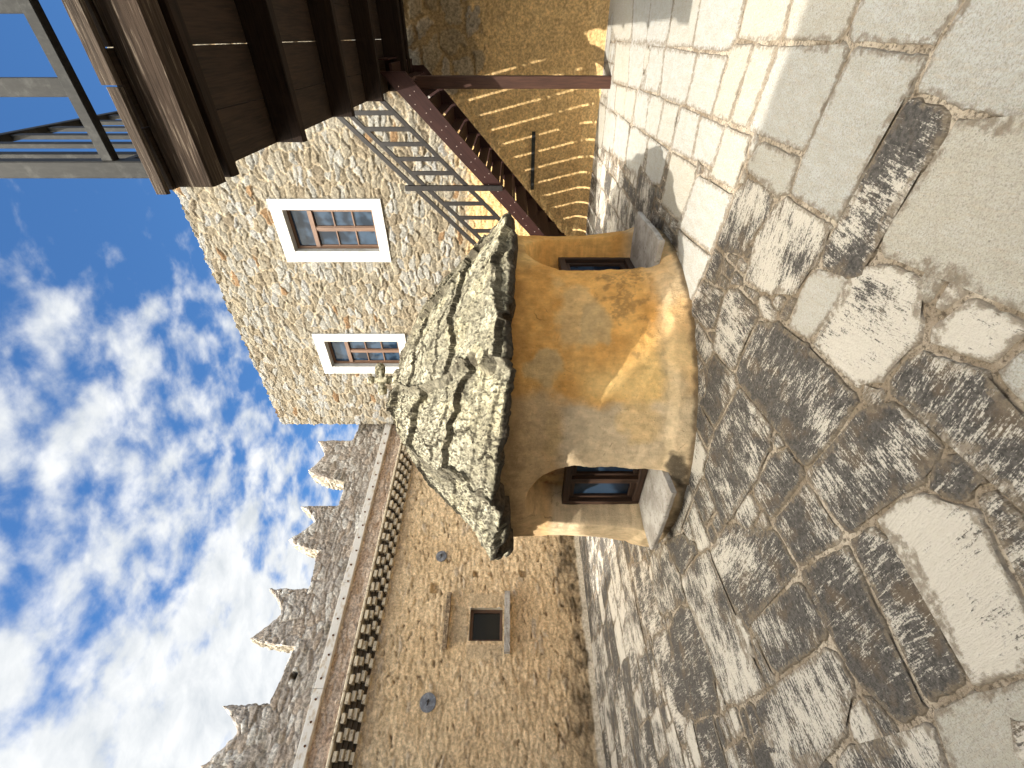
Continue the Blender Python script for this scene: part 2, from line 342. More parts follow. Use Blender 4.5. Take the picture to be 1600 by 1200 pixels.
SLABS=[
(1,0,[[1.337,1.471],[1.246,1.6],[1.156,1.645],[1.112,1.61],[0.973,1.479],[0.866,1.368],[0.856,1.32],[0.833,1.228],[1.236,1.2],[1.432,1.389]]),
(0.97,0,[[1.745,1.92],[1.654,1.992],[1.543,1.886],[1.283,1.61],[1.356,1.492],[1.447,1.404],[1.889,1.833]]),
(0.95,0,[[2.182,2.4],[2.028,2.479],[1.714,2.095],[1.705,2.039],[1.765,1.941],[1.902,1.846],[2.345,2.276]]),
(0.95,0,[[1.994,2.502],[1.594,2.015],[1.445,2.129],[1.272,2.306],[1.576,2.68],[1.712,2.839]]),
(0.97,0,[[1.546,1.963],[1.262,1.615],[1.205,1.671],[1.128,1.772],[1.021,1.872],[0.941,1.941],[0.838,2.062],[0.845,2.112],[1.091,2.4],[1.235,2.316],[1.394,2.129]]),
(0.93,0,[[1.535,2.68],[1.252,2.347],[1.116,2.422],[1.155,2.491],[1.461,2.87]]),
(0.95,0,[[1.924,3.143],[1.651,2.824],[1.456,2.966],[1.414,3.07],[1.651,3.363]]),
(0.95,0,[[1.763,3.592],[1.386,3.07],[1.276,3.143],[1.046,3.385],[1.526,4.062],[1.516,3.97]]),
(0.9,0,[[2.304,4.224],[1.865,3.641],[1.54,3.97],[1.663,4.157],[1.898,4.475]]),
(0.85,0,[[1.466,4.031],[1.026,3.385],[0.754,3.771],[1.075,4.031]]),
(1.05,0,[[0.919,1.487],[0.78,1.32],[0.654,1.148],[0.209,1.148],[0.256,1.32],[0.303,1.389],[0.405,1.517],[0.51,1.65],[0.604,1.748],[0.651,1.76],[0.739,1.671],[0.819,1.571],[0.923,1.509]]),
(0.12,0,[[1.107,1.66],[1.035,1.581],[0.988,1.553],[0.92,1.581],[0.825,1.682],[0.711,1.833],[0.576,1.941],[0.565,1.985],[0.617,2.079],[0.673,2.095],[0.788,2.0],[0.914,1.886],[1.059,1.784],[1.115,1.703]]),
(0.25,1,[[1.391,2.87],[1.2,2.64],[1.051,2.667],[0.889,2.933],[1.1,3.3],[1.306,3.034]]),
(0.36,1,[[1.052,2.444],[0.8,2.129],[0.72,2.2],[0.509,2.4],[0.703,2.901],[0.967,2.75]]),
(0.8,0,[[0.549,2.265],[0.482,2.039],[0.386,2.093],[0.279,2.211],[0.257,2.303],[0.323,2.446],[0.436,2.363]]),
(0.55,0,[[0.468,1.932],[0.396,1.634],[0.307,1.664],[0.139,1.737],[0.04,1.829],[-0.025,1.932],[0.094,2.093],[0.205,2.247],[0.347,2.078]]),
(0.08,1,[[0.393,2.738],[0.329,2.491],[0.192,2.247],[0.021,2.047],[-0.061,1.988],[-0.246,2.093],[-0.344,2.176],[-0.408,2.247],[-0.431,2.303],[-0.266,2.513],[0.03,2.975],[0.263,2.881]]),
(0.3,0,[[0.653,3.145],[0.687,2.975],[0.489,2.738],[0.381,2.766],[0.218,2.943],[0.12,3.074],[0.286,3.335]]),
(0.3,0,[[0.84,3.55],[0.697,3.181],[0.426,3.376],[0.625,3.743]]),
(0.1,0,[[0.227,3.335],[0.013,3.007],[-0.334,3.335],[-0.132,3.644],[0.036,3.55]]),
(0.15,0,[[-0.039,2.943],[-0.274,2.584],[-0.379,2.584],[-0.621,2.794],[-1.039,3.181],[-0.697,3.505],[-0.388,3.295]]),
(0.05,0,[[-0.458,2.609],[-0.401,2.446],[-0.476,2.323],[-0.604,2.404],[-0.799,2.584],[-0.704,2.738]]),
(0.1,0,[[-0.49,2.265],[-0.276,2.047],[-0.089,1.866],[-0.103,1.737],[-0.173,1.634],[-0.246,1.615],[-0.442,1.759],[-0.6,1.905],[-0.672,1.988],[-0.66,2.093]]),
(0.05,0,[[-0.579,2.303],[-0.594,2.211],[-0.715,2.078],[-0.781,2.093],[-0.988,2.323],[-0.836,2.56]]),
(0.22,1,[[0.057,1.694],[0.109,1.596],[0.066,1.476],[-0.109,1.32],[-0.217,1.238],[-0.419,1.238],[-0.332,1.32],[-0.207,1.468],[-0.107,1.634],[-0.013,1.748]]),
(0.6,0,[[0.244,1.569],[0.271,1.468],[0.186,1.346],[0.116,1.36],[0.092,1.468],[0.145,1.587]]),
(1,0,[[0.098,1.32],[-0.002,1.367],[-0.048,1.32],[-0.1,1.21],[0.081,1.184]]),
(0.05,1,[[-0.929,2.218],[-0.78,1.992],[-0.97,1.836],[-1.26,1.643],[-1.36,1.728],[-1.385,1.822],[-1.191,2.118],[-1.044,2.305]]),
(0.14,1,[[-0.747,1.976],[-0.642,1.866],[-0.667,1.703],[-0.896,1.556],[-1.019,1.487],[-1.207,1.632],[-1.179,1.655],[-0.962,1.822]]),
(0.66,1,[[-0.607,1.836],[-0.5,1.728],[-0.437,1.442],[-0.652,1.32],[-0.788,1.25],[-0.868,1.32],[-1.033,1.45],[-1.012,1.478],[-0.89,1.546],[-0.669,1.679]]),
(1,1,[[-1.252,1.577],[-1.059,1.433],[-0.949,1.32],[-0.867,1.217],[-1.282,1.217],[-1.547,1.469],[-1.381,1.541]]),
(0.3,0,[[-1.673,1.896],[-1.291,1.599],[-1.408,1.536],[-1.546,1.487],[-2.071,1.992],[-1.975,2.062]]),
(0.28,1,[[-0.415,1.433],[-0.371,1.415],[-0.454,1.32],[-0.576,1.217],[-0.784,1.217],[-0.639,1.312]]),
(0.92,0,[[6.629,7.346],[5.277,5.503],[4.578,5.632],[5.274,6.461],[5.974,6.924]]),
(0.92,0,[[5.247,5.472],[4.55,4.746],[4.1,5.043],[4.561,5.599]]),
(0.92,0,[[4.503,4.746],[3.891,4.101],[3.516,4.36],[4.029,4.966]]),
(0.92,0,[[3.842,4.049],[3.338,3.518],[2.988,3.721],[3.469,4.302]]),
(0.92,0,[[3.314,3.492],[2.691,2.836],[2.452,3.004],[2.459,3.1],[2.524,3.203],[2.971,3.707]]),
(0.92,0,[[2.683,2.828],[2.261,2.358],[2.049,2.505],[2.442,2.985]]),
(0.92,0,[[5.21,6.461],[4.576,5.698],[4.125,5.836],[4.759,6.639]]),
(0.92,0,[[4.54,5.665],[3.963,4.966],[3.666,5.235],[4.076,5.766]]),
(0.92,0,[[3.894,4.89],[3.529,4.44],[3.182,4.588],[3.579,5.124]]),
(0.92,0,[[3.429,4.36],[2.852,3.665],[2.727,3.736],[2.597,3.902],[3.093,4.502]]),
(0.92,0,[[2.805,3.597],[2.423,3.12],[2.305,3.246],[2.156,3.382],[2.549,3.84]]),
(0.92,0,[[2.445,3.032],[2.24,2.795],[2.094,2.948],[1.926,3.12],[2.144,3.347],[2.302,3.182]]),
(0.92,0,[[2.209,2.763],[2.046,2.558],[1.882,2.701],[1.733,2.853],[1.902,3.08],[2.069,2.913]]),
(0.92,0,[[4.976,6.974],[4.589,6.461],[4.297,6.639],[4.639,7.077]]),
(0.92,0,[[4.507,6.376],[4.156,5.907],[3.815,6.018],[4.228,6.549]]),
(0.92,0,[[4.077,5.836],[3.762,5.411],[3.475,5.599],[3.782,5.981]]),
(0.92,0,[[3.703,5.351],[3.36,4.915],[3.046,5.07],[3.446,5.567]]),
(0.92,0,[[3.326,4.865],[2.984,4.44],[2.727,4.654],[3.022,5.043]]),
(0.92,0,[[2.928,4.4],[2.661,4.049],[2.417,4.208],[2.428,4.302],[2.686,4.61]]),
(0.92,0,[[2.597,3.982],[2.28,3.597],[2.005,3.75],[2.361,4.208]]),
(0.92,0,[[2.243,3.557],[1.943,3.182],[1.862,3.224],[1.741,3.382],[1.984,3.736]]),
(0.92,0,[[5.339,8.084],[4.66,7.182],[4.235,7.459],[4.749,8.222]]),
(0.92,0,[[4.638,7.129],[4.096,6.461],[3.71,6.731],[4.178,7.402]]),
(0.92,0,[[4.042,6.376],[3.499,5.698],[3.157,5.981],[3.637,6.639]]),
(0.92,0,[[3.46,5.665],[2.878,4.94],[2.634,5.151],[2.587,5.263],[3.079,5.907]]),
(0.92,0,[[2.825,4.89],[2.371,4.302],[2.133,4.523],[2.462,5.043]]),
(0.1,1,[[-2.468,4.275],[-2.119,3.985],[-2.059,3.654],[-2.195,3.473],[-2.415,3.279],[-2.632,3.406],[-2.887,3.692],[-2.931,4.03]]),
(0.25,1,[[-2.902,4.8],[-2.518,4.328],[-2.743,4.077],[-2.949,3.771],[-3.389,4.03],[-3.264,4.224],[-3.058,4.672]]),
(0.3,0,[[-1.845,3.94],[-1.577,3.731],[-1.391,3.44],[-1.491,3.279],[-1.719,3.026],[-1.82,2.901],[-1.888,2.68],[-2.231,2.974],[-2.386,3.161],[-2.106,3.406],[-1.92,3.771]]),
(0.2,0,[[-2.051,4.8],[-1.713,4.381],[-1.832,4.03],[-1.988,3.94],[-2.44,4.437],[-2.294,4.672]]),
(0.15,1,[[-1.613,4.328],[-1.433,3.94],[-1.428,3.654],[-1.755,3.94],[-1.744,4.125]]),
(0.2,1,[[-1.367,3.342],[-1.171,3.219],[-1.073,3.106],[-0.919,2.526],[-1.061,2.405],[-1.131,2.439],[-1.622,2.877],[-1.582,3.026]]),
(0.08,0,[[-1.583,2.808],[-1.14,2.389],[-1.127,2.295],[-1.195,2.155],[-1.334,2.223],[-1.654,2.526],[-1.739,2.62]]),
(0.3,0,[[-2.103,2.721],[-1.383,2.112],[-1.44,2.031],[-1.435,1.974],[-1.588,2.054],[-1.92,2.223],[-2.166,2.456],[-2.171,2.582]]),
(0.3,1,[[-2.49,5.647],[-2.093,5.004],[-2.323,4.866],[-2.594,4.493],[-2.902,4.8],[-2.804,5.227]])]

def area(p):
    return .5*sum(p[i-1][0]*p[i][1]-p[i][0]*p[i-1][1] for i in range(len(p)))
def corners(p):
    q = []
    for i in range(len(p)):
        a_, b_, c_ = np.array(p[i-1]), np.array(p[i]), np.array(p[(i+1) % len(p)])
        la, lc = np.hypot(*(a_-b_)), np.hypot(*(c_-b_)); k = .009
        q += [b_+(a_-b_)*min(.3, k/max(la, 1e-6)), b_+(c_-b_)*min(.3, k/max(lc, 1e-6))]
    return q
def chaikin(p):
    q = []
    for i in range(len(p)):
        a_, b_ = np.array(p[i]), np.array(p[(i+1) % len(p)]); q += [a_*.82+b_*.18, a_*.18+b_*.82]
    return q
def inpoly(px, py, poly):
    r = np.zeros(px.shape, bool); n = len(poly)
    for i in range(n):
        x0, y0 = poly[i]; x1, y1 = poly[(i+1) % n]
        k = ((y0 > py) != (y1 > py)) & (px < (x1-x0)*(py-y0)/((y1-y0) or 1e-9)+x0); r ^= k
    return r
GX, GY = np.meshgrid(np.arange(-4, 7, .04), np.arange(.2, 9, .04), indexing='ij')
occ = np.zeros(GX.shape, bool)
for tn, an, p in SLABS: occ |= inpoly(GX, GY, p)
def cover(p):
    k = inpoly(GX, GY, p); return (occ[k].mean() if k.any() else 0.)
from mathutils.geometry import delaunay_2d_cdt
allslabs = [(tn, an, p) for tn, an, p in SLABS]
rr = random.Random(11)
def place(q0, q1, pp0, pp1, depth=0):
    c4 = [pp0*A+q0*B, pp1*A+q0*B, pp1*A+q1*B, pp0*A+q1*B]
    c4 = [tuple(c+np.array([rr.uniform(-.03, .03), rr.uniform(-.03, .03)])*(1 if depth == 0 else .4)) for c in c4]
    mid = np.mean(c4, 0)
    if mid[1] < -1 or np.hypot(*mid) > 16: return
    cv = cover(c4)
    if cv > .95: return
    if cv > .07:
        if depth < 2:
            qm = q0+(q1-q0)*rr.uniform(.4, .6); pm = pp0+(pp1-pp0)*rr.uniform(.4, .6)
            for u in ((q0, qm-.02), (qm+.02, q1)):
                for v in ((pp0, pm-.02), (pm+.02, pp1)): place(*u, *v, depth+1)
        return
    light = mid@A < .72
    tone = rr.uniform(.86, 1) if light else rr.choice([.05, .12, .2, .25, .3, .38, .5])
    if light and rr.random() < .08: tone = .5
    allslabs.append((tone, 0 if rr.random() < .5 else 1, c4))
p = -9.0
while p < 13:
    wdt = rr.uniform(.36, .58); q = -4.0+rr.uniform(0, .4)
    while q < 14:
        L = rr.uniform(.26, .48) if p < .7 else rr.uniform(.35, .85)
        place(q+.015, q+L-.015, p+.018, p+wdt-.018); q += L
    p += wdt
def outline(poly, near):
    if area(poly) < 0: poly = poly[::-1]
    q = corners(poly); stp = .022 if near else .07; pts = []
    for i in range(len(q)):
        a_, b_ = q[i], q[(i+1) % len(q)]; n = max(1, int(np.hypot(*(b_-a_))/stp))
        pts += [a_+(b_-a_)*k/n for k in range(n)]
    return np.array(pts)
def inward(pts):
    nb = np.roll(pts, -1, 0)-np.roll(pts, 1, 0); nl = np.hypot(nb[:, 0], nb[:, 1])+1e-9
    return np.stack([-nb[:, 1], nb[:, 0]], 1)/nl[:, None]
from mathutils.kdtree import KDTree
allslabs = [s_ for s_ in allslabs if abs(area(s_[2])) > .005]
OUT = [outline(p, np.hypot(*np.mean(p, 0)) < 5.5) for _, _, p in allslabs]
OUT0 = [o.copy() for o in OUT]
for rnd_ in range(3):          # let every slab grow until only a thin joint is left
    kd = KDTree(sum(len(o) for o in OUT)); own = []
    for i, o in enumerate(OUT):
        for x in o: kd.insert((x[0], x[1], 0), len(own)); own.append(i)
    kd.balance(); new = []
    for i, o in enumerate(OUT):
        inn = inward(o); push = np.zeros(len(o))
        e0_ = o-np.roll(o, 1, 0); e1_ = np.roll(o, -1, 0)-o
        turn = np.arctan2(e0_[:, 0]*e1_[:, 1]-e0_[:, 1]*e1_[:, 0], (e0_*e1_).sum(1)); turn = turn+np.roll(turn, 1)+np.roll(turn, -1)
        cf_ = np.where(turn > .35, 1.55, 1.0)
        for k, x in enumerate(o):
            d = .16
            for co, ix, ds in kd.find_range((x[0], x[1], 0), .16):
                if own[ix] != i:
                    v = np.array((co[0]-x[0], co[1]-x[1]))
                    if v@inn[k] < .3*ds: d = min(d, ds)
            push[k] = max(-.01, min(.05, d/2-.010))*cf_[k]
        push = np.minimum(push, (push+np.roll(push, 1)+np.roll(push, -1)+np.roll(push, 2)+np.roll(push, -2))/5+.004)
        new.append(o-inn*push[:, None])
    OUT = new
sv, sf, suv, sc_ = [], [], [], []
for (tone, ang, poly), pts in zip(allslabs, OUT):
    near = np.hypot(*pts.mean(0)) < 5.5
    inn = inward(pts)
    cen = pts.mean(0)
    wob = fbm(pts[:, 0]*9, pts[:, 1]*9, 3, 4)*.010+fbm(pts[:, 0]*45, pts[:, 1]*45, 5, 2)*.007
    h = .010+rr.uniform(-.003, .004); rnd = rr.random()
    dirv = B if ang == 0 else A; dirv = dirv*math.cos(.25*(rnd-.5))+np.array([-dirv[1], dirv[0]])*math.sin(.25*(rnd-.5))
    prp = np.array([-dirv[1], dirv[0]]); uo = np.array([rr.uniform(0, 90), rr.uniform(0, 90)])
    n = len(pts); base = len(sv)
    def put(xy, z, e): sv.append((xy[0], xy[1], z)); sc_.append((tone, rnd, e, 1)); suv.append((xy@dirv+uo[0], xy@prp+uo[1]))
    for ins, z in ((0.0, -.003), (.006, h-.004)):
        for x in pts+inn*(ins+np.maximum(wob, -.012))[:, None]: put(x, z, 0.)
    top = pts+inn*(.014+np.maximum(wob, -.012))[:, None]
    gs = .045 if near else .12
    lo, hi = top.min(0), top.max(0)
    gx, gy = np.meshgrid(np.arange(lo[0], hi[0], gs), np.arange(lo[1], hi[1], gs), indexing='ij')
    gp = np.stack([gx.ravel(), gy.ravel()], 1)+np.array([[rr.uniform(-.3, .3)*gs, rr.uniform(-.3, .3)*gs] for _ in range(gx.size)])
    gp = gp[inpoly(gp[:, 0], gp[:, 1], [tuple(x) for x in top])] if len(gp) else gp
    if len(gp):
        dd = np.sqrt(((gp[:, None]-top[None])**2).sum(-1)).min(1); gp = gp[dd > .018]; dd = dd[dd > .018]
    allp = [Vector(x) for x in top]+[Vector(x) for x in gp]
    ov, oe, of, _, _, _ = delaunay_2d_cdt(allp, [], [list(range(n))], 1, 1e-5, False)
    ov = np.array([tuple(x) for x in ov])
    de = np.sqrt(((ov[:, None]-top[None])**2).sum(-1)).min(1)
    zt = h+fbm(ov[:, 0]*6, ov[:, 1]*6, 9, 3)*.004*ss(0, .06, de)
    for r_ in range(1):
        for k in range(n): sf.append((base+k, base+(k+1) % n, base+n+(k+1) % n, base+n+k))
    b2 = len(sv)
    for x in top: put(x, h, 0.15)
    for k in range(n): sf.append((base+n+k, base+n+(k+1) % n, b2+(k+1) % n, b2+k))
    b3 = len(sv)
    for x, z, d in zip(ov, zt, de): put(x, z, .15+.85*min(1, d/.05))
    for f in of: sf.append(tuple(b3+i for i in f))
me = bpy.data.meshes.new('pavement'); me.from_pydata(sv, [], sf)
ca = me.color_attributes.new('Col', 'FLOAT_COLOR', 'POINT'); ca.data.foreach_set('color', np.array(sc_, np.float32).reshape(-1))
ul = me.uv_layers.new(name='UVMap'); vi = np.zeros(len(me.loops), np.int32); me.loops.foreach_get('vertex_index', vi)
ul.data.foreach_set('uv', np.array(suv, np.float32)[vi].reshape(-1)); me.update()
pv = link('pavement', me, M_SLAB); tag(pv, kind='structure')

# ------------------------------------------------------------ rubble walls
def rubble(x, z, cell, seed, wx=.05, wz=.03):
    xw = x+wx*fbm(x*4, z*5, seed+1, 4)*1.6; zw = z+wz*fbm(x*5, z*6, seed+2, 4)*1.6
    f1, f2, ix, iy, ox, oy = voro(xw/cell[0], zw/cell[1], seed)
    r1 = _h(ix, iy, seed+5); r2 = _h(ix, iy, seed+6); r3 = _h(ix, iy, seed+7); r4 = _h(ix, iy, seed+8)
    return f2-f1, ox, oy, r1, r2, r3, r4
# --- house front with two windows
house = empty('stone_house', (F0[0], F0[1], 0), 'tall pale rubble stone house with two white framed windows behind the stairs', 'house')
ZW0, ZW1, ZS0, ZS1, ZTOP = fz(4.49), fz(6.335), fz(4.27), fz(6.59), fz(8.37)
WINS = [(-.424*FS, .437*FS, ZW0, ZW1), (2.758*FS, 3.532*FS, ZW0, ZW1)]
SURR = [(-.64*FS, .684*FS), (2.533*FS, 3.757*FS)]
LT = 5.634*FS
xs = np.concatenate([np.arange(-4.6, LT, .019), LT+np.arange(0, 1.2, .019)])
for a0, a1, z0, z1 in WINS:
    for e in (a0, a1): xs[np.argmin(abs(xs-e))] = e
zs = np.arange(-.02, ZTOP+.03, .0195)
for e in (ZW0, ZW1): zs[np.argmin(abs(zs-e))] = e
T, Z = np.meshgrid(xs, zs, indexing='ij')
e, ox, oy, r1, r2, r3, r4 = rubble(T, Z, (.31, .125), 21, .085, .06)
st = ss(.02, .22, e)
eb, oxb, oyb, r1b, r2b, r3b, r4b = rubble(T, Z, (.50, .34), 25, .08, .07)     # larger stones up by the balcony
bigm = ss(1.95, 2.35, Z+.25*fbm(T*3, Z*3, 27, 3))*ss(-2.2, -2.7, T+.3*fbm(T*3, Z*3, 28, 2)) > .5
stb = ss(.12, .32, eb)
n1 = fbm(T*11, Z*16, 31, 4); n2 = fbm(T*40, Z*46, 33, 2); n3 = fbm(T*1.2, Z*1.2, 35, 3)
hgt = st*(.016+.022*r1)+st*(ox*(r2-.5)*.06+oy*(r3-.35)*.055)+n1*.013+n2*.006
hgt = np.where(bigm, stb*(.03+.02*r1b)+n1*.012+n2*.006, hgt); st = np.where(bigm, stb, st); r4 = np.where(bigm, r4b*.8, r4)
pal = arr([(.66, .58, .44), (.74, .71, .63), (.60, .50, .35), (.70, .63, .50), (.50, .41, .29), (.58, .36, .19), (.78, .76, .71), (.64, .55, .40)])
cut = np.array([.22, .42, .55, .74, .83, .85, .955, 1.01]); C = pal[np.searchsorted(cut, r4)]
C = C*.285*(1+.24*n1+.20*n2)[..., None]
mort = arr((.52, .43, .30))*(1+.18*n1)[..., None]
mort = np.where(bigm[..., None], mort*arr((.55, .48, .40)), mort)
C = mixc(mort*.55, C, ss(.10, .42, st+.25*n2)); C = mixc(C, arr((.16, .12, .075)), ss(.07, .02, e+.06*n2)*ss(-.2, .3, fbm(T*7, Z*9, 37, 2))*.5*~bigm)
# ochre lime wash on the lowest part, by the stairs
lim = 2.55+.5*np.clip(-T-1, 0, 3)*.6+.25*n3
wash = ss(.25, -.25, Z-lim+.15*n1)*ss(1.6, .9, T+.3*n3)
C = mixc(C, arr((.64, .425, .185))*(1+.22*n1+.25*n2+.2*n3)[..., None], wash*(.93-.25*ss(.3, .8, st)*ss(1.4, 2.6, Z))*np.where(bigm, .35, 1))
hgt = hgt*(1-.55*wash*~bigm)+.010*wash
hgt = hgt+.30*np.clip(1-Z/.30, 0, 1)**2.2*(T < LT-.3)     # swept mortar foot
face = np.where(T > LT, T-LT, 0)
P = np.zeros(T.shape+(3,))
edge = ss(LT-.20, LT, T)*(T <= LT)
px = np.minimum(T, LT)+(edge*(n1*.045+.02*n2))
side = ss(0, .03, face)
offx = hgt*(1-side); 
P[..., 0] = F0[0]+px*A[0]+offx*NA[0]-face*NA[0]+side*hgt*A[0]
P[..., 1] = F0[1]+px*A[1]+offx*NA[1]-face*NA[1]+side*hgt*A[1]
P[..., 2] = Z
P[:, -1, 2] += n1[:, -1]*.05+.02*n2[:, -1]; 
keep = np.ones((len(xs)-1, len(zs)-1), bool)
tm = (xs[:-1]+xs[1:])/2; zm = (zs[:-1]+zs[1:])/2
for a0, a1, z0, z1 in WINS:
    keep &= ~((tm[:, None] > a0) & (tm[:, None] < a1) & (zm[None] > z0) & (zm[None] < z1))
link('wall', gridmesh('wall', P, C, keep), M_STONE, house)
mb = MB()      # the house's body behind its front (roof slab and back walls)
def fp(t_, d, z): return p3(F0, t_, A, d, NA, z)
for (ta, da), (tb, db) in (((LT+.0, -1.15), (LT, -6)), ((LT, -6), (-4.6, -6)), ((-4.6, -6), (-4.6, .0))):
    mb.quad([fp(ta, da, 0), fp(tb, db, 0), fp(tb, db, ZTOP), fp(ta, da, ZTOP)])
mb.quad([fp(LT-.02, -.02, ZTOP-.01), fp(LT-.02, -6, ZTOP-.01), fp(-4.6, -6, ZTOP-.01), fp(-4.6, -.02, ZTOP-.01)])
t = NT('plain_render'); M_PLAIN = t.out(t.mix(t.noise(3, 6), (.50, .43, .32), (.62, .55, .43)), .9, .2)
mb.build('rear_wall', M_PLAIN, house)
for (a0, a1, z0, z1), (s0, s1) in zip(WINS, SURR):
    # reveal + wooden frame
    mb = MB(); dpt = -.15
    zb = MB()
    for u0, u1, q0, q1 in ((s0, s1, ZW1, ZS1), (s0, s1, ZS0, ZW0), (s0, a0, ZW0+.003, ZW1-.003), (a1, s1, ZW0+.003, ZW1-.003)):
        zb.beam(fp(u0, -.06, (q0+q1)/2), fp(u1, -.06, (q0+q1)/2), .24, q1-q0-.004, ch=.006) if q1-q0 < .5 else zb.beam(fp((u0+u1)/2, -.06, q0), fp((u0+u1)/2, -.06, q1), u1-u0-.002, .24, up=(NA[0], NA[1], 0), ch=.006)
    fd = -.13
    def bar(t0, z0_, t1, z1_, w, d=.05, dd=0):
        if abs(t1-t0) > abs(z1_-z0_): mb.beam(fp(t0, fd+dd, z0_), fp(t1, fd+dd, z1_), d, w)
        else: mb.beam(fp(t0, fd+dd, z0_), fp(t1, fd+dd, z1_), w, d, up=(NA[0], NA[1], 0))
    zt = z1-.50; tmid = (a0+a1)/2
    bar(a0+.02, z0+.035, a1-.02, z0+.035, .07); bar(a0+.02, z1-.03, a1-.02, z1-.03, .06)
    bar(a0+.03, z0, a0+.03, z1, .06, .054); bar(a1-.03, z0, a1-.03, z1, .06, .054)
    bar(a0+.05, zt, a1-.05, zt, .10, .07, .01)
    bar(tmid, z0+.05, tmid, zt-.05, .075, .06, .006)
    win = mb.build('window', M_FRAME, house)
    zb.build('surround', M_MARBLE, win)
    rows = 3; H = (zt-.05-(z0+.07))
    gb = MB()
    for c0, c1 in ((a0+.06, tmid-.037), (tmid+.037, a1-.06)):
        for k in range(1, rows):
            zz = z0+.07+H*k/rows; gb.beam(fp(c0, fd, zz), fp(c1, fd, zz), .034, .032)
        gb.beam(fp(c0+.012, fd, z0+.07), fp(c0+.012, fd, zt-.05), .024, .03, up=(NA[0], NA[1], 0)); gb.beam(fp(c1-.012, fd, z0+.07), fp(c1-.012, fd, zt-.05), .024, .03, up=(NA[0], NA[1], 0))
    gb.build('glazing_bar', M_FRAME, win)
    for c0, c1, q0, q1 in ((a0+.06, tmid-.037, z0+.07, zt-.05), (tmid+.037, a1-.06, z0+.07, zt-.05), (a0+.06, a1-.06, zt+.05, z1-.06)):
        pb = MB(); pb.quad([fp(c0, fd-.012, q0), fp(c1, fd-.012+.003, q0), fp(c1, fd-.012-.002, q1), fp(c0, fd-.012, q1)]); pb.build('pane', M_GLASS, win)
    # dark room behind
    rb = MB(); rb.quad([fp(a0-.1, fd-.3, z0-.1), fp(a1+.1, fd-.3, z0-.1), fp(a1+.1, fd-.3, z1+.1), fp(a0-.1, fd-.3, z1+.1)]); rb.build('room_lining', M_IRON, win)
mb = MB(); mb.beam(fp(-1.9, .06, 1.18), fp(-.85, .06, 1.18), .02, .07); mb.beam(fp(-1.75, .02, 1.18), fp(-1.75, .06, 1.18), .03, .03); mb.beam(fp(-1.0, .02, 1.18), fp(-1.0, .06, 1.18), .03, .03)
mb.build('iron_bar', M_GREY, house)

# --- castle wall: lower plastered range with its cornice
low = empty('plastered_range', (W0[0], W0[1], 0), 'low tan plastered range with small square window and brick cornice under the battlements', 'building')
def wp(s_, d, z): return p3(W0, s_, WD, d, NW, z)
xs = np.arange(-3.9, 7.75, .024); zs = np.arange(-.02, 4.36, .023)
WW = (1.92, 2.545, 1.80, 2.49)
for e in WW[:2]: xs[np.argmin(abs(xs-e))] = e
for e in WW[2:]: zs[np.argmin(abs(zs-e))] = e
T, Z = np.meshgrid(xs, zs, indexing='ij')
e, ox, oy, r1, r2, r3, r4 = rubble(T, Z, (.32, .105), 51, .06, .03)
n1 = fbm(T*9, Z*14, 41, 4); n2 = fbm(T*34, Z*46, 43, 2); n3 = fbm(T*.8, Z*.9, 45, 3); n4 = fbm(T*6, Z*7, 47, 3)
st = ss(.05, .30, e)
expo = ss(-.05, .5, n4+.5*(r1-.5)+.2*n3)
hgt = st*(.014+.026*r2)*(.45+.55*expo)+st*oy*(r1-.4)*.035+n1*.012+n2*.007
pits = ss(.33, .55, fbm(T*7, Z*15, 48, 3))*ss(.35, .15, st)
hgt -= .035*pits
C = mixc(arr((.68, .495, .29)), arr((.75, .57, .355)), ss(-.5, .5, n3+.5*n1))
stc = arr([(.58, .42, .24), (.50, .37, .23), (.68, .52, .33), (.46, .38, .29)])[np.minimum((r4*4).astype(int), 3)]
C = mixc(C*(.86+.14*st)[..., None], stc, st*expo*.7)
C = C*(1+.16*n1+.20*n2)[..., None]
C = mixc(C, arr((.19, .12, .06)), pits*.85)
damp = ss(.75, .12, Z-.28*n4-.25*n3-.12*ss(2, -1, T))
C = mixc(C, arr((.10, .075, .045))*(1+.4*n1)[..., None], damp*(.55+.35*ss(-.2, .4, n4)))
C = mixc(C, arr((.46, .40, .31)), ss(.13, .09, Z+.04*n4))
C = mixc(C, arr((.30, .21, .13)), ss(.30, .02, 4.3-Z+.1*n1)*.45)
def bx(t0, t1, z0, z1, s=.03): return ss(t0-s, t0+s, T+.01*n1)*ss(t1+s, t1-s, T+.01*n2)*ss(z0-s, z0+s, Z)*ss(z1+s, z1-s, Z)
for h_ in ((2.86, 3.07, 3.22, 3.40, .012), (3.2, 3.33, 2.36, 2.47, .02), (3.2, 3.34, 1.28, 1.42, .02)):
    m = bx(*h_); hgt -= .10*m; C = mixc(C, arr((.52, .38, .21)) if h_[4] < .015 else arr((.42, .30, .16)), m*.7)
sq = bx(1.62, 1.86, 1.78, 2.52, .02)+bx(2.60, 2.84, 1.78, 2.52, .02)+bx(1.9, 2.58, 2.55, 2.80, .02)
hgt = hgt*(1-.7*sq)+.012*sq; C = mixc(C, arr((.50, .38, .24))*(1+.2*n1)[..., None], np.clip(sq, 0, 1)*.8)
hgt += .14*np.clip(1-Z/.2, 0, 1)**2
P = np.zeros(T.shape+(3,))
P[..., 0] = W0[0]+T*WD[0]+hgt*NW[0]; P[..., 1] = W0[1]+T*WD[1]+hgt*NW[1]; P[..., 2] = Z
keep = ~(((xs[:-1]+xs[1:])[:, None]/2 > WW[0]) & ((xs[:-1]+xs[1:])[:, None]/2 < WW[1]) & ((zs[:-1]+zs[1:])[None]/2 > WW[2]) & ((zs[:-1]+zs[1:])[None]/2 < WW[3]))
